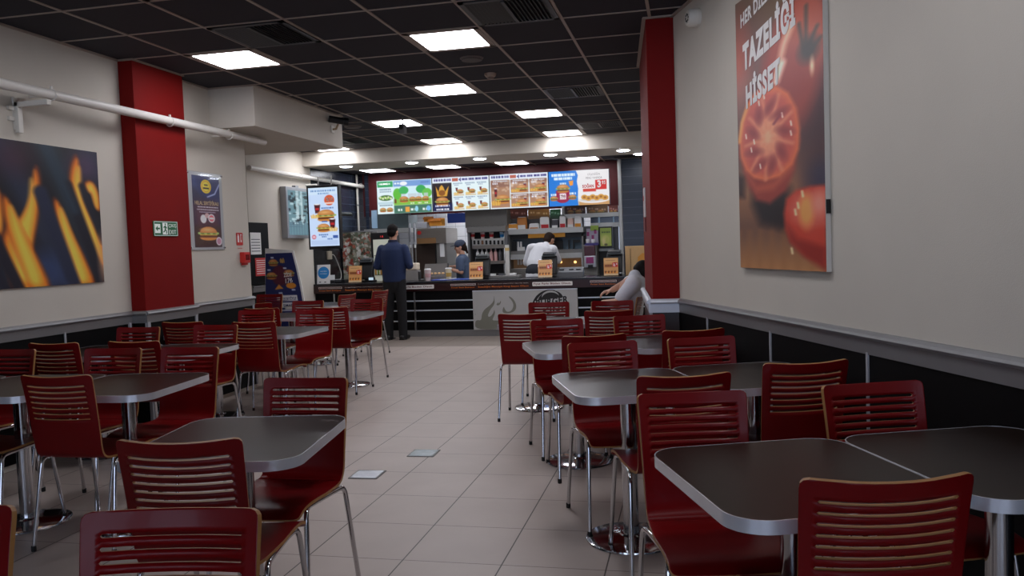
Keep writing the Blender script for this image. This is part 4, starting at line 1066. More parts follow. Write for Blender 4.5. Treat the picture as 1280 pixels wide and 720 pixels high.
MB().box(-.12, .12, -.08, .1, 0, .05).build('body', BLACK, t, bevel=.01); MB().box(-.06, .06, -.085, -.08, .02, .035).build('slot', mat('grey_keys', (90, 92, 96), .5), t); MB().box(-.05, .02, -.06, .0, .05, .056).build('receipt', PAPERW, t)
q = at(465, 349, 12.4); t = thing('payment_terminal', 'black payment terminal with lit pale screen left of the standing customer', 'payment terminal', (q.x, 12.4, CTZ), R(-6))
MB().box(-.05, .05, -.08, .08, 0, .035).build('body', BLACK, t, bevel=.01); o = MB().box(-.04, .04, -.035, -.03, .03, .075).build('screen', mat('pale_lit_screen', (190, 215, 230), .3, emit=(190, 215, 230), estr=.7), t); MB().box(-.046, .046, -.03, .03, .03, .08).build('head', BLACK, t, bevel=.006)
def cup(px, py, y, h, r, label, m, band, z=CTZ):
    q = at(px, py, y); t = thing('paper_cup', label, 'cup', (q.x, y, z), 0, 'drink cups on the counter')
    MB().lathe([(r * .72, 0), (r, h)], 20).build('cup_body', m, t, True)
    MB().lathe([(r * 1.05, h - .004), (r * 1.05, h + .006), (r * .92, h + .010), (r * .9, h + .016)], 20).build('lid', PAPERW, t, True)
    MB().lathe([(r * (.72 + .28 * .3) + .001, h * .3), (r * (.72 + .28 * .65) + .001, h * .65)], 20).build('band', band, t, True)
cup(535, 346, 12.4, .175, .052, 'pink paper cup on the counter right of the standing customer', mat('pink_white_cup', (216, 196, 192), .6), mat('pink_band', (206, 160, 156), .6))
cup(561, 346, 12.4, .18, .052, 'cream paper cup with gold print on the counter by the worker in the cap', mat('cream_cup', (228, 214, 180), .6), mat('gold_band', (196, 160, 80), .6))
q = at(566, 350, 12.45); t = thing('serving_tray', 'blue tray liner with white papers on the counter before the worker in the cap', 'tray', (q.x, 12.48, CTZ))
MB().prism(rrect(.66, .3, .03, 4), 0, .012).build('tray', mat('blue_tray', (40, 78, 176), .4), t, bevel=.004)
for x, y, a in ((-.16, -.02, 12), (-.04, .03, -9)): o = MB().box(-.05, .05, -.06, .06, .0125, .0135).build('paper', PAPERW, t, loc=(x, y, 0), rotz=R(a))
q = at(515, 345, 12.5); t = thing('napkin_dispenser', 'clear and cream dispenser box on the counter just right of the customer', 'dispenser', (q.x, 12.55, CTZ))
MB().box(-.11, .11, -.08, .08, 0, .17).build('clear_box', mat('smoky_clear_plastic', (140, 136, 132), .15), t, bevel=.006); MB().box(-.115, .10, -.085, .085, .17, .285).build('cream_lid', mat('cream_carton', (226, 212, 190), .5), t, bevel=.02)
MB().box(.1, .12, -.06, .06, .02, .14).build('side_slot', BLACK, t)
q = at(545, 344, 12.6); t = thing('food_display', 'clear slanted pastry case on the counter between the two cups', 'display case', (q.x, 12.62, CTZ))
MB().box(-.19, .19, -.08, .08, 0, .06).build('base', STEEL, t, bevel=.004)
MB().add([(-.19, -.08, .06), (.19, -.08, .06), (.19, .02, .26), (-.19, .02, .26), (-.19, .08, .06), (.19, .08, .06), (.19, .08, .26), (-.19, .08, .26)], [(0, 1, 2, 3), (5, 4, 7, 6), (3, 2, 6, 7), (0, 3, 7, 4), (1, 5, 6, 2)]).build('glass_cover', mat('grey_glass_cover', (112, 108, 104), .08), t)
for k in range(5): MB().ellipsoid((-.13 + .065 * k, -.04, .10), (.035, .03, .025), 10, 6).build('pastry', mat('pastry_crust', (206, 164, 110), .6, noise=.15, nscale=40), t, True)
q = at(627, 350, 12.5); t = thing('condiment_tray', 'low grey tray of straws and sauces on the counter under the white pole', 'tray', (q.x, 12.55, CTZ))
MB().box(-.30, .30, -.09, .1, 0, .045).build('tray', STEELD, t, bevel=.006)
for k, x in enumerate((-.2, -.05, .13)): MB().box(x, x + .09, -.05, .05, .04, .075).build('packet_stack', PAPERW if k != 1 else mat('grey_keys', (90, 92, 96), .5), t)
q = at(713, 348, 12.55); t = thing('receipt_printer', 'low grey machine with black slots on the counter right of the white shirt worker', 'receipt printer', (q.x, 12.6, CTZ))
MB().box(-.2, .2, -.1, .1, 0, .07).add([(-.18, -.1, .07), (.2, -.1, .07), (.2, .1, .14), (-.18, .1, .14), (-.18, .1, .07), (.2, .1, .07)], [(0, 1, 2, 3), (0, 3, 4), (1, 5, 2), (2, 5, 4, 3)]).build('body', mat('mid_grey_plastic', (104, 106, 108), .5), t)
for x in (-.13, .02, .13): MB().box(x - .04, x + .03, -.03, .02, .10, .115).build('slot', BLACK, t)
q = at(793, 345, 12.5); t = thing('menu_stand', 'light wooden board standing on the counter beside the red right pillar', 'board', (q.x + .03, 12.5, CTZ))
MB().box(-.16, .22, 0, .03, 0, .44).build('board', mat('pale_wood_board', (206, 168, 116), .5, noise=.15, nscale=8, stretch=(8, 1, 1)), t, bevel=.004)
MB().box(-.085, -.078, -.004, 0, .02, .40).build('groove', mat('brown_line', (110, 80, 50), .6), t); MB().prism_y([(.02 + .0, .15), (.20, .15), (.20, .30), (.10, .33), (.03, .27)], -.003, 0).build('orange_picture', mat('amber_print', (216, 150, 60), .5), t)
MB().box(-.16, .22, .03, .12, 0, .02).build('foot', STEELD, t)
q = at(780, 350, 12.5)
# ================================================================== KITCHEN
def kbox(mb, x0, y0, x1, y1, Y, depth, mi=0):
    """box whose front (at depth Y) spans two opposite corners given as photo pixels"""
    a, b = at(x0, y0, Y), at(x1, y1, Y)
    return mb.box(min(a.x, b.x), max(a.x, b.x), Y, Y + depth, min(a.z, b.z), max(a.z, b.z), mi)
# menu screens
def menu_green():
    p = Pic(102, 58, 112, 64, (222, 240, 246)); p.rect(1, 1, 30, 11, (36, 160, 92)); p.dashes(4, 4, 26, 3, (230, 245, 235), 1); p.rect(31, 1, 101, 11, (120, 160, 216)); p.ell(50, 6, 7, 3.5, (236, 240, 250)); p.dashes(33, 4, 42, 3, (235, 240, 250), 2); p.dashes(82, 4, 98, 2.5, (90, 120, 190), 3)
    p.dashes(5, 14, 27, 2.2, (110, 140, 160), 4); p.dashes(5, 18, 27, 2, (130, 150, 170), 5); p.ell(16, 30, 13, 5, (70, 110, 56)); 
    for i in range(9): p.ell(6 + 2.5 * i, 29 + (i % 3), 2, 2, (150, 196, 90) if i % 2 else (220, 226, 190))
    p.rect(1, 37, 31, 41, (190, 215, 225)); p.dashes(4, 42, 28, 2, (90, 120, 140), 6); p.burger(10, 51, 12); p.burger(23, 51, 12)
    p.rect(31, 12, 101, 44, (206, 236, 246)); p.rect(31, 33, 101, 44, (130, 190, 74), 3); p.rect(32, 22, 36, 40, (112, 74, 36)); p.ell(38, 24, 8, 10, (96, 186, 60)); p.ell(50, 18, 9, 7, (64, 176, 92)); p.ell(82, 17, 9, 7, (60, 168, 88)); p.ell(93, 24, 9, 8, (104, 190, 80))
    for x in (45, 58, 66, 75, 87): p.rect(x, 24, x + 8, 34, (196, 206, 214), a=.8)
    for x, w in ((50, 17), (66, 13), (77, 13), (90, 13)): p.burger(x, 34, w)
    for x in (62, 76, 88): p.dashes(x, 40, x + 7, 2, (245, 245, 235), x)
    p.rect(31, 44, 101, 58, (70, 116, 98)); 
    for x in (38, 62, 84): p.dashes(x, 50, x + 8, 4, (230, 240, 235), x)
    p.rect(52, 47, 60, 56, (230, 160, 70)); p.ell(73, 51, 3, 5, (150, 210, 236)); p.ell(95, 51, 4, 4.5, (120, 180, 236)); return p
def head_strip(p, c=(226, 232, 246)):
    p.rect(0, 0, 102, 8, c); p.dashes(3, 2, 34, 4, (70, 70, 130), 3); p.rect(36, 1.5, 47, 7, (176, 84, 62)); p.poly([(48, 4.5), (52, 1), (52, 8)], (44, 40, 110))
    for x in (54, 66, 78, 90): p.dashes(x, 2.5, x + 10, 3.5, (60, 60, 130), x, .85)
def menu_white():
    p = Pic(102, 58, 112, 64, (226, 242, 246)); head_strip(p); p.rect(0, 9, 35, 57, (30, 16, 26)); p.rect(0, 44, 35, 57, (24, 34, 84), 4)
    p.poly([(6, 14), (11, 24), (13, 16), (17, 12), (20, 16), (23, 24), (30, 14), (26, 32), (8, 32)], (216, 160, 56)); p.ell(17, 26, 6, 5, (140, 84, 30)); p.burger(17, 41, 24); p.dashes(4, 47, 30, 3, (220, 220, 240), 8); p.dashes(6, 53, 30, 3, (240, 240, 250), 9)
    for j in range(2):
        for i in range(3):
            x = 38 + 21.5 * i; y = 10 + 24 * j
            p.dashes(x, y, x + 17, 1.8, (120, 140, 170), i + 7 * j); p.dashes(x + 2, y + 3, x + 10, 1.6, (140, 150, 180), i + 3 * j); p.cup(x + 6, y + 11, 4, 6, (60, 36, 44)); p.burger(x + 12, y + 15, 12); p.fries(x + 5, y + 19, 7, 4); p.rect(x, y + 20, x + 19, y + 22, (214, 190, 150))
    return p
def menu_photo():
    p = Pic(102, 58, 112, 64, (222, 234, 242)); head_strip(p)
    def cellp(x0, y0, x1, y1, big):
        p.rect(x0, y0, x1, y1, (170, 126, 98)); p.rect(x0, y0, x1, y0 + (y1 - y0) * .25, (140, 100, 84), 3); rng = random.Random(int(x0 * 9 + y0))
        for _ in range(14): a = rng.uniform(x0 + 2, x1 - 2); b = rng.uniform(y0 + 2, (y0 + y1) / 2); p.ell(a, b, 2, 1.5, (216, 190, 166), 2, a=.6)
        p.dashes(x0 + 4, y0 + 1, x1 - 4, 1.8, (220, 226, 240), int(x0)); p.dashes(x0 + 3, y0 + 4, x0 + 12, 3, (226, 226, 240), int(y0 + x0)); w = (x1 - x0)
        p.cup(x1 - w * .2 if not big else x0 + w * .25, (y0 * .55 + y1 * .45), w * .16, (y1 - y0) * .3, (86, 30, 40)); p.burger(x0 + w * .62, y0 * .3 + y1 * .7, w * (.62 if not big else .74)); p.fries(x0 + w * .25, y1 - (y1 - y0) * .14, w * .38, (y1 - y0) * .2)
    cellp(2, 9.5, 35, 56, True); cellp(37, 9.5, 68, 32, False); cellp(70, 9.5, 100, 32, False); cellp(37, 34, 68, 56, False); cellp(70, 34, 100, 56, False); return p
def menu_blue():
    p = Pic(102, 58, 112, 64, (28, 120, 214)); p.dashes(5, 4, 45, 4.5, (220, 236, 250), 1, .9); p.dashes(9, 10, 40, 4.5, (220, 236, 250), 2, .9); p.ell(23, 44, 12, 9, (150, 24, 64)); p.rect(12, 32, 35, 44, (150, 24, 64)); p.burger(24, 29, 22); p.dashes(19, 19, 30, 3, (230, 240, 250), 4)
    p.poly([(34, 17), (42, 16), (41, 24), (36, 25)], (236, 150, 50)); p.rect(18, 37, 29, 47, (244, 236, 240), 2); p.burger(8, 45, 13); p.burger(40, 44, 13); p.dashes(3, 37, 13, 3.4, (226, 236, 250), 7); p.dashes(35, 36, 46, 3.4, (226, 236, 250), 8)
    p.poly([(46, -2), (104, -2), (104, 60), (50, 60), (49, 44), (50, 30), (48, 18), (50, 8)], (232, 230, 232)); p.rect(50, 50, 104, 60, (196, 150, 98), 3); p.ell(76, 50, 26, 5, (236, 236, 240)); p.ell(76, 49.5, 24, 3.6, (206, 200, 196))
    for i in range(6): p.ell(60 + 7 * i, 45 + (i % 2) * 2, 5.4, 4.2, (206, 150, 60)); p.ell(60 + 7 * i, 45 + (i % 2) * 2, 2.4, 1.8, (150, 96, 44))
    p.rect(79, 17, 98, 33, (200, 40, 36)); p.rect(58, 31, 80, 36, (200, 60, 44)); return p
for k, (pic, lab) in enumerate(((menu_green(), 'menu screen with green trees and a green heading, leftmost of four'), (menu_white(), 'white menu screen with a golden crown on black, second from the left'),
                                (menu_photo(), 'menu screen with five brown burger photographs, third from the left'), (menu_blue(), 'menu screen half blue and half white with onion rings, rightmost'))):
    x = -4.865 + 1.02 * k
    t = thing('menu_screen', lab, 'screen', (x, 13.6, 2.0), 0, 'menu screens over the counter')
    MB().box(-.509, .509, 0, .06, 0, .59).build('case', BLACK, t, bevel=.004)
    pic.build('display', 1.005, .576, SCREEN, t, y=-.002, z=.295)
    MB().box(-.2, .2, .06, .52, .30, .34).build('mount_arm', STEELD, t)
    if k == 3:
        e = mat('grey_screen_ink', (120, 112, 116), .5)
        letters('lettering', 'DİLEDİĞİN', .20, .045, e, t, .255, .515, -.004, 'C'); letters('lettering', 'MENÜ YANINDA', .27, .045, e, t, .255, .455, -.004, 'C')
        letters('lettering', 'SOĞAN', .19, .07, INKR, t, .155, .325, -.004, 'C', bold=.04); letters('lettering', '3', .06, .12, INKW, t, .34, .345, -.004, 'C', bold=.04); letters('lettering', '95', .06, .06, INKW, t, .415, .365, -.004, 'C', bold=.03)
        letters('lettering', '1799', .10, .07, mat('burgundy_ink', (150, 24, 64), .5), t, -.28, .16, -.004, 'C', bold=.03)
    if k == 0: letters('lettering', 'YENİ', .12, .04, INKW, t, -.36, .535, -.004, 'C', bold=.02)
# promotion screen at the left end of the counter
p = Pic(52, 100, 56, 108, (196, 216, 246)); p.rect(0, 0, 52, 12, (206, 226, 250)); p.dashes(4, 4, 48, 3, (110, 150, 200), 1); p.dashes(17, 9, 37, 2.4, (110, 150, 200), 2); p.ell(37, 22, 9, 9, (208, 92, 56)); p.rect(29, 26, 45, 28, (240, 230, 226))
p.cup(15, 36, 11, 15); p.dashes(22, 34, 44, 2.2, (60, 100, 170), 3); p.dashes(30, 38, 37, 2, (60, 100, 170), 4); p.burger(30, 48, 32); p.fries(10, 50, 11, 7); p.rect(22, 57, 32, 59, (60, 100, 170)); p.cup(41, 62, 11, 16); p.burger(25, 69, 23); p.fries(42, 73, 12, 7)
p.dashes(16, 79.5, 33, 2.2, (60, 100, 170), 5); p.dashes(21, 83, 29, 2, (60, 100, 170), 6); p.ell(7, 84, 4, 4, (200, 120, 140)); p.ell(7, 84, 2.4, 1.4, (230, 200, 210)); p.rect(41, 82, 50, 87, (60, 90, 160)); p.dashes(31, 87, 40, 2, (60, 100, 170), 8); p.rect(2, 90, 50, 98, (170, 190, 226), a=.6)
q0, q1 = at(384.5, 231, 11.55), at(425, 308, 11.55); cxm = (q0.x + q1.x) / 2; wS = q1.x - q0.x
t = thing('promotion_screen', 'tall bright promotion screen showing two burger menus, left of the counter', 'screen', (cxm, 11.55, 1.47), R(-2))
MB().box(-wS / 2 - .03, wS / 2 + .02, 0, .09, -.05, .92).build('case', BLACK, t, bevel=.006); p.build('display', wS, .885, SCREEN, t, y=-.002, z=.44)
letters('lettering', '%10', .115, .06, INKW, t, .11, .70, -.004, 'C', bold=.03)
MB().tube([(-.1, .05, .92), (-.1, .07, 1.06)], .012, 8).build('hanger', STEELD, t, True); MB().tube([(.12, .05, .92), (.12, .07, 1.06)], .012, 8).build('hanger', STEELD, t, True)
MB().tube([(-.30, .05, .93), (-.12, .05, .93)], .02, 8).build('wall_arm', WHITE, t, True)
MB().box(-.06, .06, .0, .05, -.08, -.05).build('sensor_bar', BLACK, t)
MB().tube([(.02, .07, .5), (.02, .9, .5)], .03, 8).build('support_arm', BLACK, t, True)
# lightbox frame on the far left wall, reflection painted into its glowing face
p = Pic(28, 62, 40, 88, (110, 148, 160)); 
rng = random.Random(5)
for i in range(60):
    x, y = rng.uniform(0, 28), rng.uniform(0, 46); p.rect(x, y, x + rng.uniform(1.5, 7), y + rng.uniform(1, 5), (14, 26, 38) if i % 3 else (196, 224, 232), a=.85)
p.rect(11, 0, 15, 40, (206, 228, 236), a=.8); p.rect(18, 0, 21, 46, (210, 232, 238), a=.7)
for x in range(2, 28, 4): p.rect(x, 44, x + 1.2, 62, (90, 120, 140)); 
for y in (44, 47, 50): p.rect(0, y, 20, y + .8, (80, 110, 130))
t = thing('lightbox', 'grey framed lightbox with a pale painted city reflection on the far left wall', 'sign', (W2, 11.53, 1.60), R(90))
MB().box(-.36, .36, -.10, 0, 0, .77).build('case', mat('grey_metal_frame', (160, 162, 166), .4, .4), t, bevel=.006)
p.build('face', .62, .67, LIGHTBOX, t, y=-.102, z=.385)
MB().box(-.05, .05, -.10, -.04, .77, .80).build('hook', mat('grey_metal_frame', (160, 162, 166), .4, .4), t)
# black notice board on the far left wall
t = thing('notice_board', 'black board with white and red sheets at the end of the left wall', 'notice board', (W2 + .035, 10.42, .955), R(90))
MB().box(-.32, .20, -.05, 0, 0, .86).build('board', BLKPAN, t, bevel=.004); MB().box(-.30, -.02, -.054, -.05, .42, .72).build('white_sheet', PAPERW, t)
MB().box(-.20, .10, -.054, -.05, .12, .37).build('red_sheet', mat('red_notice', (190, 48, 46), .5), t); l = MB()
for z in (.46, .50, .54, .58, .62): l.box(-.28, -.05, -.0555, -.054, z, z + .012)
l.build('text_lines', mat('grey_text', (110, 112, 118), .6), t); l = MB()
for z in (.15, .18, .21, .24, .27, .30, .33): l.box(-.17, .07, -.0555, -.054, z, z + .009)
l.build('notice_lines', INKW, t)
# standee
p = Pic(48, 140, 60, 150, (26, 38, 96)); p.ell(22, 31, 13, 14, (86, 26, 50), 3)
for x, y, w in ((13, 13, 12), (9, 31, 12), (36, 28, 12)): p.burger(x, y, w + 3)
p.fries(28, 12, 6, 7); p.ell(36, 45, 7, 4, (226, 146, 50)); p.poly([(13, 50), (19, 43), (25, 49)], (222, 150, 60)); 
for x, y in ((9, 5), (3, 22), (28, 20), (18, 54), (36, 50), (20, 88)): p.rect(x, y, x + 5, y + 2, (200, 210, 236))
p.rect(15, 58, 42, 66, (236, 238, 242)); p.rect(20, 68, 44, 75, (236, 238, 242)); p.rect(0, 78, 48, 79.5, (210, 216, 230)); p.poly([(30, 110), (40, 104), (44, 112), (36, 118)], (220, 160, 60)); p.ell(34, 112, 4, 3, (150, 90, 40))
t = thing('standee', 'blue cardboard standee with burgers and a curved white edge by the counter', 'standee', (-5.25, 10.0, 0), R(4))
out = [(-.38, 0), (.24, 0)] + [(.24 - .22 * max(0, (k / 12)) ** 1.8, 1.42 * k / 12) for k in range(1, 13)] + [(-.38, 1.46)]
o = MB().prism_y(out, 0, .02).build('cardboard', PAPERW, t); o.rotation_euler.x = R(-6)
nx_, ny_ = p.nx, p.ny
inn = p.build('print', .60, 1.38, PRINT, t, y=-.002, z=.70)
for v in inn.data.vertices:       # follow the curved edge of the card
    k = max(0, min(1, v.co.z / 1.42)); r = .24 - .22 * k ** 1.8 - .025; u = (v.co.x + .30) / .60
    v.co.x = -.376 + u * (r + .376)
inn.rotation_euler.x = R(-6)
for tx, x, z, w, h, m_ in (('ZİDE', -.06, 1.10, .11, .07, INKW), ('17₺', -.04, 1.015, .10, .07, INKW), ('LEZZETİYLE', -.05, .775, .22, .05, NAVYP), ('ŞIMARTA', -.03, .68, .19, .045, NAVYP)):
    o = letters('lettering', tx, w, h, m_, t, x, z, -.004, 'C', bold=.02, rot=R(3)); o.rotation_euler.x = R(-6)
MB().add([(-.1, .02, .0), (.1, .02, 0), (.1, .32, 0), (-.1, .32, 0), (-.1, .118, .9), (.1, .118, .9)], [(0, 1, 5, 4), (3, 2, 5, 4), (0, 3, 4), (1, 2, 5), (0, 1, 2, 3)]).build('rear_strut', KRAFT, t)
# dark cabinet under the screen and pebble print panel
t = thing('wall_panel', 'glossy dark panel on the side wall under the promotion screen', 'panel', (W2, 12.68, .868))
MB().box(0, .03, -.5, .5, 0, .66).build('panel', mat('dark_slate_panel', (22, 24, 30), .25, noise=.1), t, bevel=.004); MB().box(0, .035, -.5, .5, .64, .66).build('cap', BLACK, t); MB().box(0, .036, .48, .50, 0, .66).build('edge_trim', BLACK, t)
p = Pic(40, 64, 90, 140, (120, 116, 96)); rng = random.Random(3)
for i in range(420):
    x, y = rng.uniform(-1, 41), rng.uniform(-1, 65); r = rng.uniform(1.0, 3.4); c = rng.choice([(196, 194, 182), (214, 212, 204), (150, 156, 140), (96, 104, 84), (70, 64, 50), (150, 56, 44), (176, 96, 76), (170, 168, 150)])
    p.ell(x, y, r, r * rng.uniform(.5, 1), c, ang=rng.uniform(0, 180), a=.9)
    if rng.random() < .5: p.ell(x - r * .3, y - r * .3, r * .4, r * .3, tuple(min(255, v + 30) for v in c), a=.7)
a, b = at(427, 291, 13.2), at(466, 352, 13.2)
t = thing('picture_panel', 'panel printed with mixed vegetables behind the counter at the left', 'panel', ((a.x + b.x) / 2, 13.2, 0))
MB().box(-(b.x - a.x) / 2, (b.x - a.x) / 2, 0, .3, 0, a.z).build('cabinet', STEELD, t, bevel=.004); p.build('print', b.x - a.x - .01, a.z - .86, PRINT, t, y=-.003, z=(a.z + .86) / 2)
MB().box(-(b.x - a.x) / 2, (b.x - a.x) / 2, -.005, .3, a.z, a.z + .02).build('top_edge', ALU, t)
# display fridge
a, b = at(463, 291, 13.1), at(490, 352, 13.1)
t = thing('display_fridge', 'tall black display fridge with lit shelves behind the standing customer', 'fridge', ((a.x + b.x) / 2, 13.1, 0)); w = b.x - a.x
f = MB().box(-w / 2, w / 2, .02, .45, 0, a.z); f.build('cabinet', BLACK, t, bevel=.01)
MB().box(-w / 2 + .04, w / 2 - .03, 0, .02, .6, a.z - .12).build('glass_door', mat('lit_fridge_interior', (188, 190, 176), .2, emit=(190, 192, 176), estr=.35), t)
for z in (.95, 1.12, 1.28): MB().box(-w / 2 + .05, w / 2 - .04, -.006, 0, z, z + .012).build('shelf', STEELD, t)
for k in range(5):
    x = -w / 2 + .07 + .05 * k; MB().lathe([(.018, .0), (.018, .10), (.008, .12), (.008, .14)], 10, (x, -.01)).build('bottle', mat(('amber_bottle', 'green_bottle')[k % 2], ((190, 140, 70), (120, 140, 70))[k % 2], .2), t, True, loc=(0, 0, .962))
letters('display_digits', '1.8', .05, .03, mat('red_led', (230, 60, 60), .5, emit=(230, 60, 60), estr=.8), t, .02, a.z - .07, .015, 'C')
# left metal hood and cream shelf
t = thing('extractor_hood', 'grey metal hood panel below the green menu screen', 'hood', (0, 0, 0)); h = MB(); kbox(h, 471, 262, 511, 288, 14.0, .5); h.build('panel', mat('grey_green_steel', (96, 108, 110), .35, .4, noise=.08), t, bevel=.004)
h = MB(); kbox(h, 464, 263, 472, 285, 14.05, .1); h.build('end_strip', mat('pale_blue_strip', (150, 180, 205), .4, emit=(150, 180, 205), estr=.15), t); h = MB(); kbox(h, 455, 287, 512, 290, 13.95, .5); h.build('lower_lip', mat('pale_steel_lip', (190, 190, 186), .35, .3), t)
for x0, x1, nm in ((434, 441.5, 'wide'), (444, 447.5, 'thin')):
    a, b = at(x0, 200, 13.95), at(x1, 292, 13.95)
    t = thing('wall_duct', ('wide white vertical duct on the navy kitchen wall, left of the menu screens', 'thin white vertical pipe beside the wide duct on the navy kitchen wall')[nm == 'thin'], 'pipe', ((a.x + b.x) / 2, 13.95, b.z))
    w = b.x - a.x; MB().box(-w / 2, w / 2, 0, .08, 0, 2.76 - b.z).build('duct', WHITE, t, bevel=.012, seg=3); MB().box(-w / 2 - .01, w / 2 + .01, -.006, .08, .5, .53).build('joint_band', STEELD, t)
struct('trim_kitchen_corner', MB().box(at(459, 220, 14.1).x - .06, at(459, 220, 14.1).x, 14.1, 14.3, 0, 2.77), NAVYT)
# fryer station
t = thing('fryer_station', 'stainless steel fryer hood station left of the worker in the cap', 'kitchen unit', (0, 0, 0))
h = MB(); kbox(h, 520, 286, 558, 304, 13.5, .7); h.build('hood', STEEL, t, bevel=.006)
h = MB(); kbox(h, 545, 303, 560, 348, 13.55, .6); h.build('side_cabinet', STEELD, t, bevel=.006)
h = MB(); kbox(h, 516, 305, 546, 348, 13.7, .4); h.build('dark_recess', mat('brown_steel_back', (72, 58, 50), .4, .3), t)
h = MB(); kbox(h, 521, 298, 545, 304, 13.49, .02); h.build('warm_strip', mat('amber_steel', (150, 112, 72), .4, .3), t)
h = MB(); kbox(h, 549.5, 302, 555.5, 321, 13.53, .03); h.build('notice', PAPERW, t); h = MB(); kbox(h, 543.5, 305, 545, 328, 13.52, .03); h.build('door_edge', BLACK, t)
a = at(524, 291, 13.48); o = MB().lathe([(.02, 0), (.036, .008), (.036, .02)], 16).build('red_button', CALLR, t, True, loc=(a.x, 13.49, a.z)); o.rotation_euler.x = R(90)
h = MB()
kbox(h, 520, 278, 534, 285, 13.6, .2); h.build('control_box', mat('pale_grey_box', (176, 178, 184), .4, .2), t, bevel=.006)
for k, (x0, x1) in enumerate(((510.5, 514.5), (516, 520.5))):
    a, b = at(x0, 279, 13.4), at(x1, 306, 13.4); t = thing('cup_dispenser', ('pale upright cup tube nearer the customer', 'pale upright cup tube beside the steel fryer hood')[k], 'dispenser', ((a.x + b.x) / 2, 13.4, b.z), 0, 'cup tubes beside the fryer hood'); w = (b.x - a.x)
    MB().lathe([(w * .5, 0), (w * .5, a.z - b.z - .05), (w * .38, a.z - b.z)], 16).build('tube', mat('pale_grey_box', (176, 178, 184), .4, .2), t, True); MB().lathe([(w * .36, -.05), (w * .42, 0)], 16).build('cup_end', PAPERW, t, True); MB().box(-.006, .006, -w * .52, -w * .48, .05, a.z - b.z - .08).build('slot', BLACK, t); MB().tube([(0, w * .4, -b.z), (0, w * .4, .1)], .012, 8).build('stand', STEELD, t, True)
# cartons over the hood
for px0, py0, px1, py1, y, lab, rz in ((530, 271, 541, 281, 13.7, 'orange carton on top of the fryer hood, left one', 12), (536, 273, 552, 282, 13.62, 'yellow orange carton on top of the fryer hood, wide front one', -8)):
    a, b = at(px0, py0, y), at(px1, py1, y); t = thing('carton', lab, 'box', ((a.x + b.x) / 2, y, b.z), R(rz), 'cartons on the fryer hood'); w = b.x - a.x; h_ = a.z - b.z
    MB().box(-w / 2, w / 2, 0, .16, 0, h_).build('box', YELB, t, bevel=.003); MB().add([(-w / 2, 0, h_), (w / 2, 0, h_), (w / 2 + .03, -.06, h_ - .05), (-w / 2 - .02, -.06, h_ - .05)], [(0, 1, 2, 3), (3, 2, 1, 0)]).build('flap', mat('dark_orange_carton', (190, 116, 36), .6), t)
# white tiles behind with blue band
t = thing('order_screen', 'dark blue order screen hanging before the white kitchen tiles', 'screen', (0, 0, 0)); h = MB(); kbox(h, 559, 267, 582, 278, 14.4, .06); h.build('case', mat('navy_screen', (38, 58, 120), .3, emit=(38, 58, 120), estr=.35), t, bevel=.004)
a = at(570, 267, 14.4); MB().box(a.x - .03, a.x + .03, 14.42, 14.45, a.z, 2.77).build('bracket', STEELD, t)
t = thing('prep_bench', 'low steel bench under the white kitchen tiles', 'bench', (at(570, 345, 14.9).x, 14.9, 0)); MB().box(-.5, .5, 0, .6, .82, .86).build('top', STEEL, t, bevel=.004)
for x in (-.46, .46): MB().box(x - .02, x + .02, .03, .07, 0, .82).build('leg', STEEL, t)
a = at(560, 318, 14.6); t = thing('wrapped_parcel', 'cream paper parcel behind the worker in the cap', 'parcel', (at(561, 318, 14.9).x, 14.95, .861)); MB().box(-.14, .14, 0, .2, 0, .55).build('bag', mat('cream_parcel', (226, 204, 172), .7, noise=.06), t, bevel=.03); MB().add([(-.14, -.002, .3), (.14, -.002, .42), (.14, -.002, .45), (-.14, -.002, .33)], [(0, 1, 2, 3)]).build('tape', KRAFT, t)
# drinks unit
DY = 13.7
t = thing('drinks_unit', 'grey drinks unit with cups, nozzles and bottle shelf under the third menu screen', 'kitchen unit', (0, 0, 0))
h = MB(); kbox(h, 581, 262, 634, 283, DY + .1, .5); h.build('upper_panel', mat('warm_grey_panel', (112, 109, 104), .5, .1, noise=.04), t, bevel=.004)
h = MB(); kbox(h, 583, 284, 632, 289, DY - .05, .5); h.build('shelf', STEELD, t, bevel=.004)
h = MB(); kbox(h, 584, 289, 589, 352, DY, .45); h.build('side_panel', mat('mid_grey_panel', (110, 110, 112), .45, .3), t, bevel=.003); h = MB(); kbox(h, 630, 289, 636, 352, DY, .45); h.build('side_panel', MATS['mid_grey_panel'], t, bevel=.003)
h = MB(); kbox(h, 589, 289, 630, 352, DY + .3, .1); h.build('back_panel', mat('dark_recess_panel', (46, 44, 46), .5), t)
h = MB(); kbox(h, 590, 299, 631, 307, DY + .02, .2); h.build('nozzle_bar', mat('pale_steel_lip', (190, 190, 186), .35, .3), t, bevel=.003)
for k in range(8):
    h = MB(); x = 591.5 + 5 * k; kbox(h, x, 300.5, x + 2.6, 305.5, DY + .0, .03); h.build('nozzle', (BLACK, mat('brown_nozzle', (120, 80, 50), .5))[k == 2], t, bevel=.003)
h = MB(); kbox(h, 590, 307, 631, 310, DY, .3); kbox(h, 590, 327, 631, 329.5, DY, .3); h.build('lower_shelf', STEEL, t)
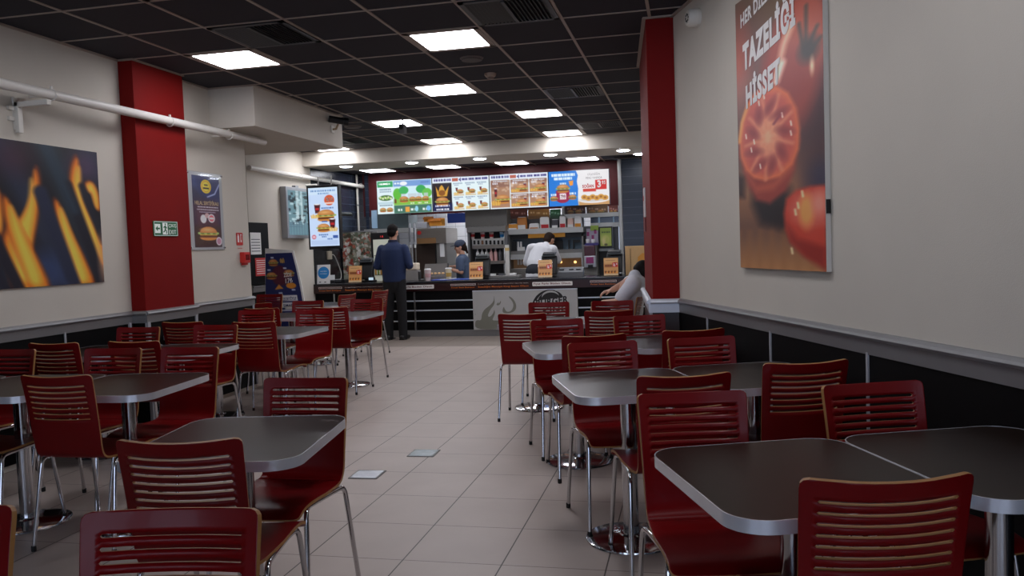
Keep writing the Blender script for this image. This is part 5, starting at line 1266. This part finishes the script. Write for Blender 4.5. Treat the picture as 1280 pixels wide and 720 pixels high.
for k in range(4):
    a = at((591, 603.5, 614.5, 627.5)[k], 298, DY + .1); t = thing('paper_cup', ('pink cup hanging in the drinks unit, leftmost', 'pink cup hanging in the drinks unit, second from left', 'pink cup hanging in the drinks unit, third from left', 'pale blue cup hanging in the drinks unit, rightmost')[k], 'cup', (a.x, DY + .1, a.z - .02), 0, 'cups hanging in the drinks unit')
    MB().lathe([(.028, 0), (.042, .13)], 16).build('cup_body', (mat('pink_white_cup', (216, 196, 192), .6), mat('pale_blue_cup', (170, 196, 214), .6))[k == 3], t, True); MB().lathe([(.035, .045), (.040, .09)], 16).build('print_band', (INKR, BLUEP)[k == 3], t, True); MB().lathe([(.044, .128), (.044, .136)], 16).build('rim', PAPERW, t, True)
for k in range(6):
    a = at(597.5 + 5.6 * k, 327, DY + .1); t = thing('syrup_bottle', ('white bottle on the drinks shelf, leftmost of six', 'white bottle on the drinks shelf, second of six', 'white bottle on the drinks shelf, third of six', 'pink bottle on the drinks shelf, fourth of six', 'pink bottle on the drinks shelf, fifth of six', 'grey bottle on the drinks shelf, rightmost of six')[k], 'bottle', (a.x, DY + .1, at(600, 327, DY).z), 0, 'bottles on the drinks shelf')
    mm = (PAPERW, PAPERW, PAPERW, mat('pink_bottle', (220, 170, 166), .4), mat('pink_bottle', (220, 170, 166), .4), mat('grey_bottle', (90, 88, 90), .4))[k]
    MB().lathe([(.030, 0), (.031, .01), (.031, .15), (.012, .185), (.012, .20)], 14).build('bottle_body', mm, t, True); MB().lathe([(.014, .20), (.014, .215)], 12).build('cap', PAPERW if k != 5 else BLACK, t, True)
a = at(606, 284, DY + .05); t = thing('plastic_bag', 'crumpled clear plastic bag lying on top of the drinks unit shelf', 'bag', (a.x, DY + .1, at(606, 284, DY - .05).z + .002))
bg_ = MB().box(-.32, .30, 0, .2, 0, .03); bg_.build('flat_part', mat('white_plastic_film', (222, 226, 232), .3), t, bevel=.012)
o = MB().ellipsoid((.10, .08, .05), (.12, .08, .055), 16, 10).build('puffed_part', MATS['white_plastic_film'], t, True)
a, b = at(632, 306, 13.35), at(637, 352, 13.35); t = thing('straw_tube', 'white upright tube with yellow band beside the bottle shelf', 'dispenser', ((a.x + b.x) / 2, 13.35, .0)); MB().lathe([(.035, .86), (.035, a.z)], 16).build('tube', PIPEW, t, True); MB().lathe([(.037, a.z - .10), (.037, a.z - .05)], 16).build('yellow_band', mat('yellow_tape', (220, 190, 120), .5), t, True); MB().lathe([(.06, 0), (.06, .02), (.03, .03), (.03, .86)], 16).build('stand', STEELD, t, True)
# burger chute rack
RY = 13.9
t = thing('burger_rack', 'wide steel burger rack with glass shelves behind the white shirt worker', 'kitchen unit', (0, 0, 0))
h = MB(); kbox(h, 633, 287, 729, 290, RY - .1, .4); h.build('top_shelf', mat('pale_steel_lip', (190, 190, 186), .35, .3), t, bevel=.003)
h = MB(); kbox(h, 632, 271, 730, 288, RY + .3, .06); h.build('back_board', mat('mid_grey_panel', (110, 110, 112), .45, .3), t)
h = MB(); kbox(h, 638, 290.5, 727, 296, RY + .05, .3); h.build('dark_band', BLACK, t); h = MB(); kbox(h, 660, 291.5, 706, 296, RY + .0, .04); h.build('amber_light', mat('amber_light_bar', (150, 110, 40), .4, emit=(190, 130, 40), estr=.25), t)
h = MB(); kbox(h, 638, 297, 729, 316, RY + .25, .05); h.build('upper_glass', mat('grey_blue_glass', (92, 112, 126), .12), t)
h = MB(); kbox(h, 638, 314, 728, 318, RY - .02, .3); h.build('middle_shelf', STEELD, t); h = MB(); kbox(h, 638, 318.5, 728, 322, RY - .05, .3); h.build('shelf_lip', mat('pale_steel_lip', (190, 190, 186), .35, .3), t)
h = MB(); kbox(h, 638, 322, 727, 336, RY + .2, .05); h.build('warm_bay', mat('warm_bay', (112, 90, 72), .4, emit=(150, 110, 70), estr=.12), t)
h = MB(); kbox(h, 638, 336, 728, 352, RY, .3); h.build('lower_bench', STEEL, t, bevel=.003)
h = MB(); kbox(h, 727, 295, 730.5, 350, RY - .05, .3); kbox(h, 636.5, 295, 639, 350, RY - .05, .3); h.build('upright', STEELD, t)
for x in (701, 719): 
    a = at(x, 327.5, RY + .12); MB().ellipsoid((0, 0, 0), (.022, .022, .022), 10, 8).build('heat_lamp', mat('heat_lamp', (255, 200, 120), .4, emit=(255, 190, 110), estr=3), t, True, loc=a)
h = MB()
for x0, x1 in ((646.5, 649), (650, 652.5)): kbox(h, x0, 302, x1, 315, RY + .1, .02); kbox(h, x0, 323, x1, 331, RY + .1, .02)
kbox(h, 646.5, 309, 656, 316, RY + .08, .02); h.build('white_sheet', PAPERW, t)
h = MB(); kbox(h, 640, 302, 646, 316, RY + .12, .02); h.build('dark_slot', BLACK, t)
h = MB(); kbox(h, 688, 301, 704, 313, RY + .22, .02); kbox(h, 710, 300, 712, 312, RY + .18, .02); kbox(h, 716, 300, 725, 303, RY + .18, .02); kbox(h, 716, 303, 718, 312, RY + .18, .02); h.build('screen_frame', BLACK, t)
# food boxes on the rack
BX = [(634, 282, 647, 290, YELB, PAPERW, 0, 'low yellow and white food box on the rack, leftmost'), (646, 274, 658, 290, mat('orange_carton_deep', (206, 130, 60), .6), PAPERW, 0, 'tall orange food box on the rack, second from left'),
      (661, 282, 674, 289.5, PAPERW, mat('orange_carton_deep', (206, 130, 60), .6), 0, 'flat white food box with orange flap on the rack'), (675, 274, 687, 289, PAPERW, INKR, 14, 'tilted white and red food box on the rack'),
      (689, 277.5, 698, 289, mat('charcoal_carton', (70, 70, 76), .6), PAPERW, 0, 'grey and white food box on the rack'), (699, 273, 707.5, 288.5, PAPERW, INKR, 0, 'white food box with red band on the rack'),
      (709, 276, 717, 288.5, mat('pink_carton', (226, 190, 176), .6), PAPERW, 0, 'pale pink food box on the rack'), (717.5, 273.5, 727, 288, PAPERW, YELB, 0, 'white food box with orange band on the rack, rightmost')]
for x0, y0, x1, y1, m1, m2, rz, lab in BX:
    a, b = at(x0, y0, RY), at(x1, y1, RY); t = thing('food_box', lab, 'box', ((a.x + b.x) / 2, RY, at(680, 287, RY - .1).z), R(rz), 'food boxes on the burger rack'); w = b.x - a.x; h_ = a.z - b.z
    MB().add([(-w / 2, 0, 0), (w / 2, 0, 0), (w / 2, .14, 0), (-w / 2, .14, 0), (-w * .46, .015, h_), (w * .46, .015, h_), (w * .46, .12, h_), (-w * .46, .12, h_)], [(0, 3, 2, 1), (4, 5, 6, 7), (0, 1, 5, 4), (1, 2, 6, 5), (2, 3, 7, 6), (3, 0, 4, 7)]).build('box', m1, t, bevel=.004)
    MB().box(-w * .40, w * .40, -.004, .0, h_ * .12, h_ * .42).build('label_band', m2, t); MB().box(-w * .35, w * .35, .012, .11, h_, h_ + .008).build('lid_tab', PAPERW, t)
# strip posters over the rack
for x0, x1, c, lab in ((633.5, 659.5, (116, 62, 48), 'brown strip poster over the rack, leftmost'), (660, 687, (176, 124, 62), 'amber strip poster over the rack, second from left'), (687.5, 701, (44, 92, 56), 'green strip poster over the rack'),
                       (706, 732, (92, 58, 46), 'dark brown burger strip poster right of the green one'), (733, 760, (126, 94, 66), 'tan burger strip poster over the blue glass'), (761, 773, (120, 62, 52), 'short brown strip poster next to the white corner post')):
    a, b = at(x0, 262 if x0 < 700 else 257, 14.1), at(x1, 273 if x0 < 700 else 268, 14.1); w, h_ = b.x - a.x, a.z - b.z
    p = Pic(30, 13, 40, 18, c); rng = random.Random(int(x0)); p.rect(0, 9, 30, 13, tuple(v * .7 for v in c), 3)
    for k in range(3): p.dashes(3 + 9 * k, 3 + k, 9 + 9 * k, 2.4, tuple(min(255, v + 90) for v in c), k)
    if x0 > 700: p.burger(8, 9, 9); p.burger(20, 9, 9)
    t = thing('strip_poster', lab, 'poster', ((a.x + b.x) / 2, 14.1, b.z), 0, 'strip posters under the menu screens'); MB().box(-w / 2, w / 2, 0, .02, 0, h_).build('board', STEELD, t); p.build('print', w - .004, h_ - .004, LIGHTBOX if x0 > 1e9 else PRINT, t, y=-.002, z=h_ / 2)
t = thing('shelf_rail', 'thin steel ledge below the strip posters at the right', 'shelf', (0, 0, 0)); h = MB(); kbox(h, 703, 268, 774, 270, 14.0, .2); h.build('ledge', mat('pale_steel_lip', (190, 190, 186), .35, .3), t); h = MB(); kbox(h, 702, 257, 705.5, 270, 14.0, .1); h.build('end_post', mat('pale_steel_lip', (190, 190, 186), .35, .3), t)
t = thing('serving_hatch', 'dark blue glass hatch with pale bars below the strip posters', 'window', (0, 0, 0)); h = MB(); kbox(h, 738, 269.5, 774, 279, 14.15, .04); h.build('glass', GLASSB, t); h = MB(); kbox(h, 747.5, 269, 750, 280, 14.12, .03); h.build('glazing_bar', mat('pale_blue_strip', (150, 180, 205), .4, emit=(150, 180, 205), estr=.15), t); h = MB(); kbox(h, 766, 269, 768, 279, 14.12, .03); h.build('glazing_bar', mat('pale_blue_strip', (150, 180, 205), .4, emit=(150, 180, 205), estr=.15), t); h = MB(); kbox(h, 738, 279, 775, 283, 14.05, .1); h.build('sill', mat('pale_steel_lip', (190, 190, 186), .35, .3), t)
t = thing('grey_cabinet', 'grey cabinet around the yellow green poster at the right of the kitchen', 'cabinet', (0, 0, 0)); h = MB(); kbox(h, 729, 283, 775, 352, 14.15, .5); h.build('body', mat('mid_grey_panel', (110, 110, 112), .45, .3), t); h = MB(); kbox(h, 748, 311, 767, 313.5, 14.1, .05); h.build('handle_rail', mat('pale_steel_lip', (190, 190, 186), .35, .3), t); h = MB(); kbox(h, 748, 314, 770, 345, 14.12, .04); h.build('dark_door', mat('dark_recess_panel', (46, 44, 46), .5), t)
p = Pic(20, 26, 24, 32, (176, 190, 84)); p.rect(0, 0, 20, 9, (150, 172, 70), 5); p.dashes(3, 5, 18, 2, (60, 80, 40), 2); p.ell(9, 17, 7, 6, (206, 204, 120), 4); p.ell(6, 20, 2.4, 5, (220, 210, 140), 2); p.ell(12, 18, 2, 6, (190, 196, 100), 2); p.ell(10, 24, 3, 1.6, (90, 80, 50))
a, b = at(748.5, 283.5, 13.9), at(766, 309, 13.9); t = thing('framed_poster', 'yellow green poster in a black frame above the rightmost till', 'poster', ((a.x + b.x) / 2, 13.9, b.z)); w, h_ = b.x - a.x, a.z - b.z; MB().box(-w / 2, w / 2, 0, .05, 0, h_).build('frame', BLACK, t, bevel=.004); p.build('print', w - .04, h_ - .05, PRINT, t, y=-.003, z=h_ / 2)
MB().box(-.04, .04, .05, .25, h_ * .5, h_ * .5 + .03).build('mount', STEELD, t)
t = thing('juice_dispenser', 'juice machine with dark red tank beside the yellow green poster', 'drink machine', (0, 0, 0)); h = MB(); kbox(h, 729, 306, 747, 346, 13.8, .3); h.build('body', STEELD, t, bevel=.006)
h = MB(); kbox(h, 730, 307, 744, 320, 13.74, .06); h.build('tank', BURG, t, bevel=.01); h = MB(); kbox(h, 730, 320, 745, 334, 13.72, .1); h.build('front_panel', mat('silver_front', (176, 176, 182), .35, .4), t, bevel=.01); h = MB(); kbox(h, 732.5, 321.5, 742, 329, 13.71, .02); h.build('label', mat('magenta_label', (150, 50, 110), .4), t); h = MB(); kbox(h, 735, 331, 741, 334.5, 13.68, .05); h.build('tap', BLACK, t)
h = MB(); kbox(h, 728.5, 343, 747, 346, 13.68, .3); h.build('drip_tray', STEEL, t); h = MB(); kbox(h, 731, 304, 748, 306.5, 13.76, .3); h.build('top_rim', mat('violet_rim', (60, 50, 120), .4), t)
t = thing('cup_stand', 'small white and pink sauce pots on the juice machine top', 'display card', (0, 0, 0)); h = MB(); kbox(h, 733, 286, 748, 305, 13.95, .03); h.build('card', mat('pale_lilac_card', (176, 168, 186), .5), t); h = MB(); kbox(h, 738, 282, 748, 288, 13.94, .03); h.build('lime_corner', mat('lime_print', (150, 176, 70), .5), t)
for x, y in ((735, 292), (744, 289), (741, 296)): h = MB(); kbox(h, x - 1.6, y - 2, x + 1.6, y + 3, 13.94, .02); h.build('pink_mark', mat('magenta_label', (150, 50, 110), .4), t)
for x in (734.5, 741.5):
    a = at(x, 304, 13.85); MB().lathe([(.025, 0), (.036, .055), (.03, .07)], 14).build('sauce_pot', PAPERW, t, True, loc=(a.x, 13.86, a.z))
# white corner post
a, b = at(771.5, 200, 13.9), at(775.5, 310, 13.9); t = thing('corner_post', 'bright metal corner post between the kitchen and the navy tiles', 'post', (a.x + .03, 13.9, 0)); MB().box(-.03, .03, 0, .05, 0, 2.76).build('post', mat('pale_steel_lip', (190, 190, 186), .35, .3), t, bevel=.01); MB().box(-.045, .045, -.01, .05, 0, .08).build('foot', STEELD, t)
# ================================================================== PEOPLE
def flesh(mb, name, m, parent, voxel=.008, it=4):
    o = mb.build(name, m, parent)
    r = o.modifiers.new('merge', 'REMESH'); r.mode = 'VOXEL'; r.voxel_size = voxel; r.use_smooth_shade = True
    s = o.modifiers.new('soften', 'SMOOTH'); s.factor = .5; s.iterations = it
    return o
def hand(mb, wrist, d, palm_n, side, curl=.5, k=1.0):
    """palm, four unequal bent fingers and a thumb; d along the hand, palm_n out of the palm, side +1/-1 for the thumb side"""
    d = Vector(d).normalized(); n = Vector(palm_n); n = (n - d * n.dot(d)).normalized(); w = d.cross(n).normalized() * side
    W = Vector(wrist)
    for o in (-.028, -.01, .01, .028): mb.capsule(W, W + d * .085 * k + w * o * k, .017 * k, .0135 * k)
    for o, L in ((.031, .068), (.011, .078), (-.010, .072), (-.030, .056)):
        p = W + d * .088 * k + w * o * k; dir_ = d.copy()
        for j, (f, r0) in enumerate(((.45, .0105), (.32, .0095), (.23, .0085))):
            a = curl * (.5 + .45 * j); q = (dir_ * math.cos(a) + n * math.sin(a)).normalized() if j else (d * math.cos(a) + n * math.sin(a)).normalized()
            e = p + q * L * f * k; mb.capsule(p, e, r0 * k, (r0 - .001) * k, 8, 3); p = e; dir_ = q
    p = W + d * .025 * k + w * .03 * k; q = (d * .7 + w * .7 + n * .25).normalized(); e = p + q * .045 * k; mb.capsule(p, e, .013 * k, .0105 * k, 8, 3); mb.capsule(e, e + (q + d * .6 + n * .3).normalized() * .032 * k, .0105 * k, .009 * k, 8, 3)
def head(parent, body, c, look, up=(0, 0, 1), hair=HAIR, k=1.0, cap=None, hair_len=.0):
    """c: middle of the skull; look: where the face points"""
    f = Vector(look).normalized(); u = Vector(up); u = (u - f * u.dot(f)).normalized(); r = f.cross(u)
    P = lambda x, y, z: Vector(c) + (r * x + f * y + u * z) * k
    def ell(mb, x, y, z, a, b, h):
        m_ = MB().ellipsoid((0, 0, 0), (a, b, h)); mb.add([P(x + v[0], y + v[1], z + v[2]) for v in m_.v], m_.f)
    ell(body, 0, -.01, .02, .074, .092, .092); body.capsule(P(0, .030, -.03), P(0, .048, -.085), .056 * k, .034 * k); ell(body, 0, .02, -.035, .062, .068, .07)
    body.capsule(P(0, .080, .012), P(0, .098, -.022), .009 * k, .014 * k, 8, 3)                         # nose
    for s in (-1, 1):
        ell(body, s * .075, -.005, -.012, .010, .020, .032); ell(body, s * .040, .066, -.022, .020, .018, .020); body.capsule(P(s * .014, .080, .026), P(s * .05, .066, .024), .010 * k, .010 * k, 8, 3)
    e = MB()
    for s in (-1, 1): m_ = MB().ellipsoid((0, 0, 0), (.011, .008, .008), 10, 8); MB().add([P(s * .032 + v[0], .078 + v[1], .006 + v[2]) for v in m_.v], m_.f).build('eye', EYE, parent, True)
    m_ = MB().ellipsoid((0, 0, 0), (.022, .006, .007), 10, 6); MB().add([P(v[0], .083 + v[1], -.056 + v[2]) for v in m_.v], m_.f).build('mouth', LIP, parent, True)
    h = MB(); ell(h, 0, -.022, .032, .081, .092, .090); ell(h, 0, -.045, -.02, .074, .062, .072); ell(h, 0, .02, .075, .066, .06, .040)
    if hair_len: h.capsule(P(0, -.09, -.02), P(0, -.11, -.02 - hair_len), .035 * k, .018 * k)
    flesh(h, 'hair', hair, parent, .008, 3)
    if cap:
        cm = MB(); ell(cm, 0, -.008, .045, .088, .102, .085); flesh(cm, 'cap', cap, parent, .008, 2)
        b = MB(); pts = [(-.07, .06), (-.062, .13), (-.03, .165), (.03, .165), (.062, .13), (.07, .06)]; n = len(pts)
        b.add([P(x, y, .038 - .12 * max(0, y - .06)) for x, y in pts] + [P(x, y, .046 - .12 * max(0, y - .06)) for x, y in pts], [tuple(range(n))[::-1], tuple(range(n, 2 * n))] + [(i, (i + 1) % n, n + (i + 1) % n, n + i) for i in range(n)]); b.build('cap_peak', cap, parent)
    return P
# --- standing customer seen from behind
M = thing('person', 'person in navy jacket and black trousers standing at the counter, seen from behind', 'person', (-4.44, 11.80, 0))
bd = MB(); jk = MB(); tr_ = MB()
bd.capsule((0, 0, .95), (0, .0, 1.12), .135, .13, sq=(1.15, .8)); bd.capsule((0, 0, 1.12), (0, .0, 1.27), .13, .125, sq=(1.15, .75)); bd.capsule((0, .01, 1.36), (0, .03, 1.56), .052, .054)
jk.loft([(0, 0, .885, .176, .128), (0, 0, .93, .182, .132), (0, 0, 1.02, .188, .136), (0, 0, 1.15, .198, .140), (0, 0, 1.28, .206, .142), (0, 0, 1.37, .200, .132), (0, .005, 1.44, .150, .105), (0, .01, 1.48, .088, .08), (0, .012, 1.50, .070, .068)])
jk.capsule((-.13, 0, 1.37), (.13, 0, 1.37), .085, .085)
for s in (-1, 1):
    sh, el, wr = Vector((s * .178, .0, 1.385)), Vector((s * .262, -.02, 1.13)), Vector((s * .16, .23, 1.10))
    bd.capsule(sh, el, .05, .042); bd.capsule(el, wr, .042, .03); jk.capsule(sh, el, .074, .060); jk.capsule(el, wr - (wr - el) * .12, .060, .045)
    hand(bd, wr, (-s * .45, .8, .1), (0, 0, -1), 1 if s > 0 else -1, .6)
    hip, kn, an = Vector((s * .088, 0, .90)), Vector((s * .105, .0, .48)), Vector((s * .115, -.02, .085))
    bd.capsule(hip, kn, .078, .052); bd.capsule(kn, an, .052, .036); tr_.capsule(hip, kn, .098, .076); tr_.capsule(kn, an + Vector((0, 0, -.045)), .076, .066)
    so = MB(); so.capsule(an + Vector((0, -.045, -.045)), an + Vector((s * .025, .15, -.052)), .040, .033, sq=(1.1, .9)); so.capsule(an + Vector((0, -.01, .0)), an + Vector((0, .0, -.04)), .05, .046); so.box(an.x - .04 , an.x + .045, an.y - .08, an.y + .17, 0, .016)
    flesh(so, 'shoe', SHOE, M, .007, 3)
tr_.capsule((0, 0, .93), (0, 0, .84), .150, .135, sq=(1.12, .82), axis=(1, 0, 0))
head(M, bd, (0, .025, 1.645), (.12, 1, -.28), hair=HAIR)
flesh(bd, 'body', SKIN, M, .008); flesh(jk, 'jacket', NAVY, M, .009, 6); flesh(tr_, 'trousers', TROUSER, M, .010, 5)
cl = MB(); cl.lathe([(.074, 1.475), (.078, 1.50), (.070, 1.525), (.066, 1.525)], 24, (0, .012)); cl.build('collar', mat('dark_navy_collar', (16, 26, 58), .8), M, True)
# --- worker in a cap behind the counter, turned to the left
a = at(574, 310, 13.15)
E1 = thing('person', 'worker in slate blue cap and shirt behind the counter, turned left, forearms raised', 'person', (a.x + .06, 13.15, 0))
bd = MB(); sh_ = MB(); tr_ = MB()
bd.capsule((0, 0, .9), (0, 0, 1.05), .10, .095); bd.capsule((0, 0, 1.05), (0, 0, 1.12), .095, .085); bd.capsule((0, 0, 1.20), (-.02, 0, 1.33), .047, .045)
sh_.loft([(0, 0, .78, .115, .150), (0, 0, .88, .122, .150), (0, 0, 1.0, .122, .150), (0, 0, 1.08, .12, .148)]); sh_.capsule((0, 0, 1.0), (-.01, 0, 1.14), .136, .128, sq=(.9, 1.15), axis=(1, 0, 0)); sh_.capsule((0, -.12, 1.165), (0, .12, 1.165), .068, .068); sh_.capsule((0, 0, 1.05), (0, 0, 1.13), .12, .105, sq=(.9, 1.2), axis=(1, 0, 0)); sh_.capsule((0, 0, 1.18), (-.01, 0, 1.235), .07, .054)
for s in (-1, 1):
    sh, el, wr = Vector((.0, s * .165, 1.17)), Vector((.02, s * .20, .965)), Vector((-.17, s * .11 - .06, 1.04 + .02 * s))
    bd.capsule(sh, el, .042, .036); bd.capsule(el, wr, .036, .026); sh_.capsule(sh, sh + (el - sh) * .75, .060, .052)
    hand(bd, wr, (-1, .25 * -s, .1), (0, 0, -1), 1 if s < 0 else -1, .7, .92)
    hip, kn, an = Vector((0, s * .085, .82)), Vector((0, s * .09, .45)), Vector((0, s * .09, .08))
    bd.capsule(hip, kn, .075, .05); bd.capsule(kn, an, .05, .035); tr_.capsule(hip, kn, .088, .066); tr_.capsule(kn, an, .066, .058)
    so = MB(); so.capsule(an + Vector((.04, 0, -.045)), an + Vector((-.14, 0, -.05)), .036, .03); so.box(an.x - .17, an.x + .07, an.y - .035, an.y + .035, 0, .014); flesh(so, 'shoe', SHOE, E1, .008, 2)
tr_.capsule((0, 0, .84), (0, 0, .78), .128, .12)
head(E1, bd, (-.045, 0, 1.385), (-1, -.28, -.12), hair=BROWNH, k=.95, cap=mat('slate_cap_cloth', (52, 62, 82), .8, noise=.08), hair_len=.10)
flesh(bd, 'body', SKIN, E1, .008); flesh(sh_, 'shirt', GSHIRT, E1, .008, 5); flesh(tr_, 'trousers', TROUSER, E1, .010, 4)
# --- worker in white shirt bending over, seen from behind
a = at(672, 320, 13.35)
E2 = thing('person', 'worker in white shirt bending forward behind the counter, back to the camera', 'person', (a.x - .02, 13.35, 0))
bd = MB(); sh_ = MB(); tr_ = MB()
bd.capsule((0, 0, .92), (.04, .08, 1.12), .12, .12); bd.capsule((.04, .08, 1.12), (.10, .16, 1.27), .12, .12); bd.capsule((.12, .20, 1.33), (.16, .27, 1.40), .05, .05)
sh_.loft([(-.01, -.01, .84, .185, .135), (0, .0, .90, .19, .138), (.02, .04, 1.02, .195, .14), (.04, .08, 1.12, .19, .13)]); sh_.capsule((.02, .05, 1.06), (.07, .13, 1.26), .172, .158, sq=(1.18, .82), axis=(1, 0, 0)); sh_.capsule((-.08, .15, 1.325), (.22, .17, 1.30), .078, .075); sh_.capsule((.10, .17, 1.31), (.13, .22, 1.37), .075, .06)
for s, el, wr in ((-1, Vector((-.22, .22, 1.08)), Vector((-.06, .38, 1.02))), (1, Vector((.32, .27, 1.10)), Vector((.24, .46, 1.08)))):
    sh = Vector((.07 + s * .19, .16, 1.31 - .015 * s))
    bd.capsule(sh, el, .046, .04); bd.capsule(el, wr, .04, .028); sh_.capsule(sh, el, .070, .060); sh_.capsule(el, el + (wr - el) * .5, .058, .05)
    hand(bd, wr, (.2 * -s, 1, -.2), (0, 0, -1), 1 if s > 0 else -1, .6)
    hip, kn, an = Vector((s * .09, 0, .86)), Vector((s * .10, .01, .47)), Vector((s * .10, -.02, .085))
    bd.capsule(hip, kn, .08, .052); bd.capsule(kn, an, .052, .036); tr_.capsule(hip, kn, .10, .072); tr_.capsule(kn, an + Vector((0, 0, -.03)), .072, .064)
    so = MB(); so.capsule(an + Vector((0, -.045, -.045)), an + Vector((0, .14, -.05)), .038, .032); so.box(an.x - .036, an.x + .036, an.y - .08, an.y + .17, 0, .014); flesh(so, 'shoe', SHOE, E2, .008, 2)
tr_.capsule((0, 0, .93), (0, 0, .80), .170, .140, sq=(1.15, .85), axis=(1, 0, 0))
head(E2, bd, (.175, .30, 1.455), (.55, .9, -.55), hair=BROWNH)
flesh(bd, 'body', SKIN, E2, .008); flesh(sh_, 'shirt', WSHIRT, E2, .009, 6); flesh(tr_, 'trousers', mat('charcoal_trouser_cloth', (34, 36, 44), .85), E2, .010, 4)
# --- seated person half hidden by the right pillar, facing left
S_ = thing('person', 'seated person in pale grey shirt half hidden by the red right pillar', 'person', (-.66, 7.95, 0))
bd = MB(); sh_ = MB(); tr_ = MB()
bd.capsule((.0, 0, .55), (.04, 0, .75), .12, .12); bd.capsule((.04, 0, .75), (.09, 0, .92), .12, .12); bd.capsule((.11, 0, .97), (.17, .05, 1.03), .048, .048)
sh_.capsule((.0, 0, .56), (.04, 0, .72), .150, .158, sq=(1.0, 1.15), axis=(1, 0, 0)); sh_.capsule((.04, 0, .72), (.12, 0, .92), .158, .140, sq=(.9, 1.2), axis=(1, 0, 0)); sh_.capsule((.11, -.15, .97), (.11, .15, .97), .080, .080); sh_.capsule((.11, 0, .98), (.12, 0, 1.04), .072, .06)
for s, el, wr in ((-1, Vector((-.03, -.24, .80)), Vector((-.18, -.10, .79))), (1, Vector((.03, .24, .97)), Vector((-.11, .17, .90)))):
    sh = Vector((.11, s * .19, .965)); bd.capsule(sh, el, .046, .04); bd.capsule(el, wr, .042, .03); sh_.capsule(sh, sh + (el - sh) * .7, .074, .068)
    hand(bd, wr, (-1, -.2 * s, -.25), (0, 0, -1), 1 if s > 0 else -1, .7)
    hip, kn, an = Vector((-.02, s * .095, .53)), Vector((-.42, s * .11, .54)), Vector((-.38, s * .11, .085))
    bd.capsule(hip, kn, .075, .052); bd.capsule(kn, an, .052, .036); tr_.capsule(hip, kn, .082, .066); tr_.capsule(kn, an + Vector((0, 0, -.03)), .066, .058)
    so = MB(); so.capsule(an + Vector((.045, 0, -.045)), an + Vector((-.14, 0, -.05)), .038, .032); so.box(an.x - .17, an.x + .08, an.y - .036, an.y + .036, 0, .014); flesh(so, 'shoe', SHOE, S_, .008, 2)
tr_.capsule((.02, 0, .56), (-.03, 0, .545), .115, .105, sq=(1, 1.0))
head(S_, bd, (.195, .09, 1.06), (-.65, .75, -.6), hair=HAIR)
flesh(bd, 'body', SKIN, S_, .008); flesh(sh_, 'shirt', mat('pale_grey_shirt_cloth', (216, 217, 224), .8, noise=.05, nscale=14), S_, .009, 6); flesh(tr_, 'trousers', TROUSER, S_, .010, 4)
# ------------------------------------------------------------------ world and colour
w = bpy.data.worlds.new('world'); bpy.context.scene.world = w; w.use_nodes = True
w.node_tree.nodes['Background'].inputs['Color'].default_value = (.62, .74, 1.0, 1); w.node_tree.nodes['Background'].inputs['Strength'].default_value = 3.4
vs_ = bpy.context.scene.view_settings
bpy.context.scene.display_settings.display_device = 'sRGB'
vs_.view_transform = 'Standard'; vs_.look = 'None'; vs_.exposure = 0.0; vs_.gamma = 1.0; vs_.use_curve_mapping = False
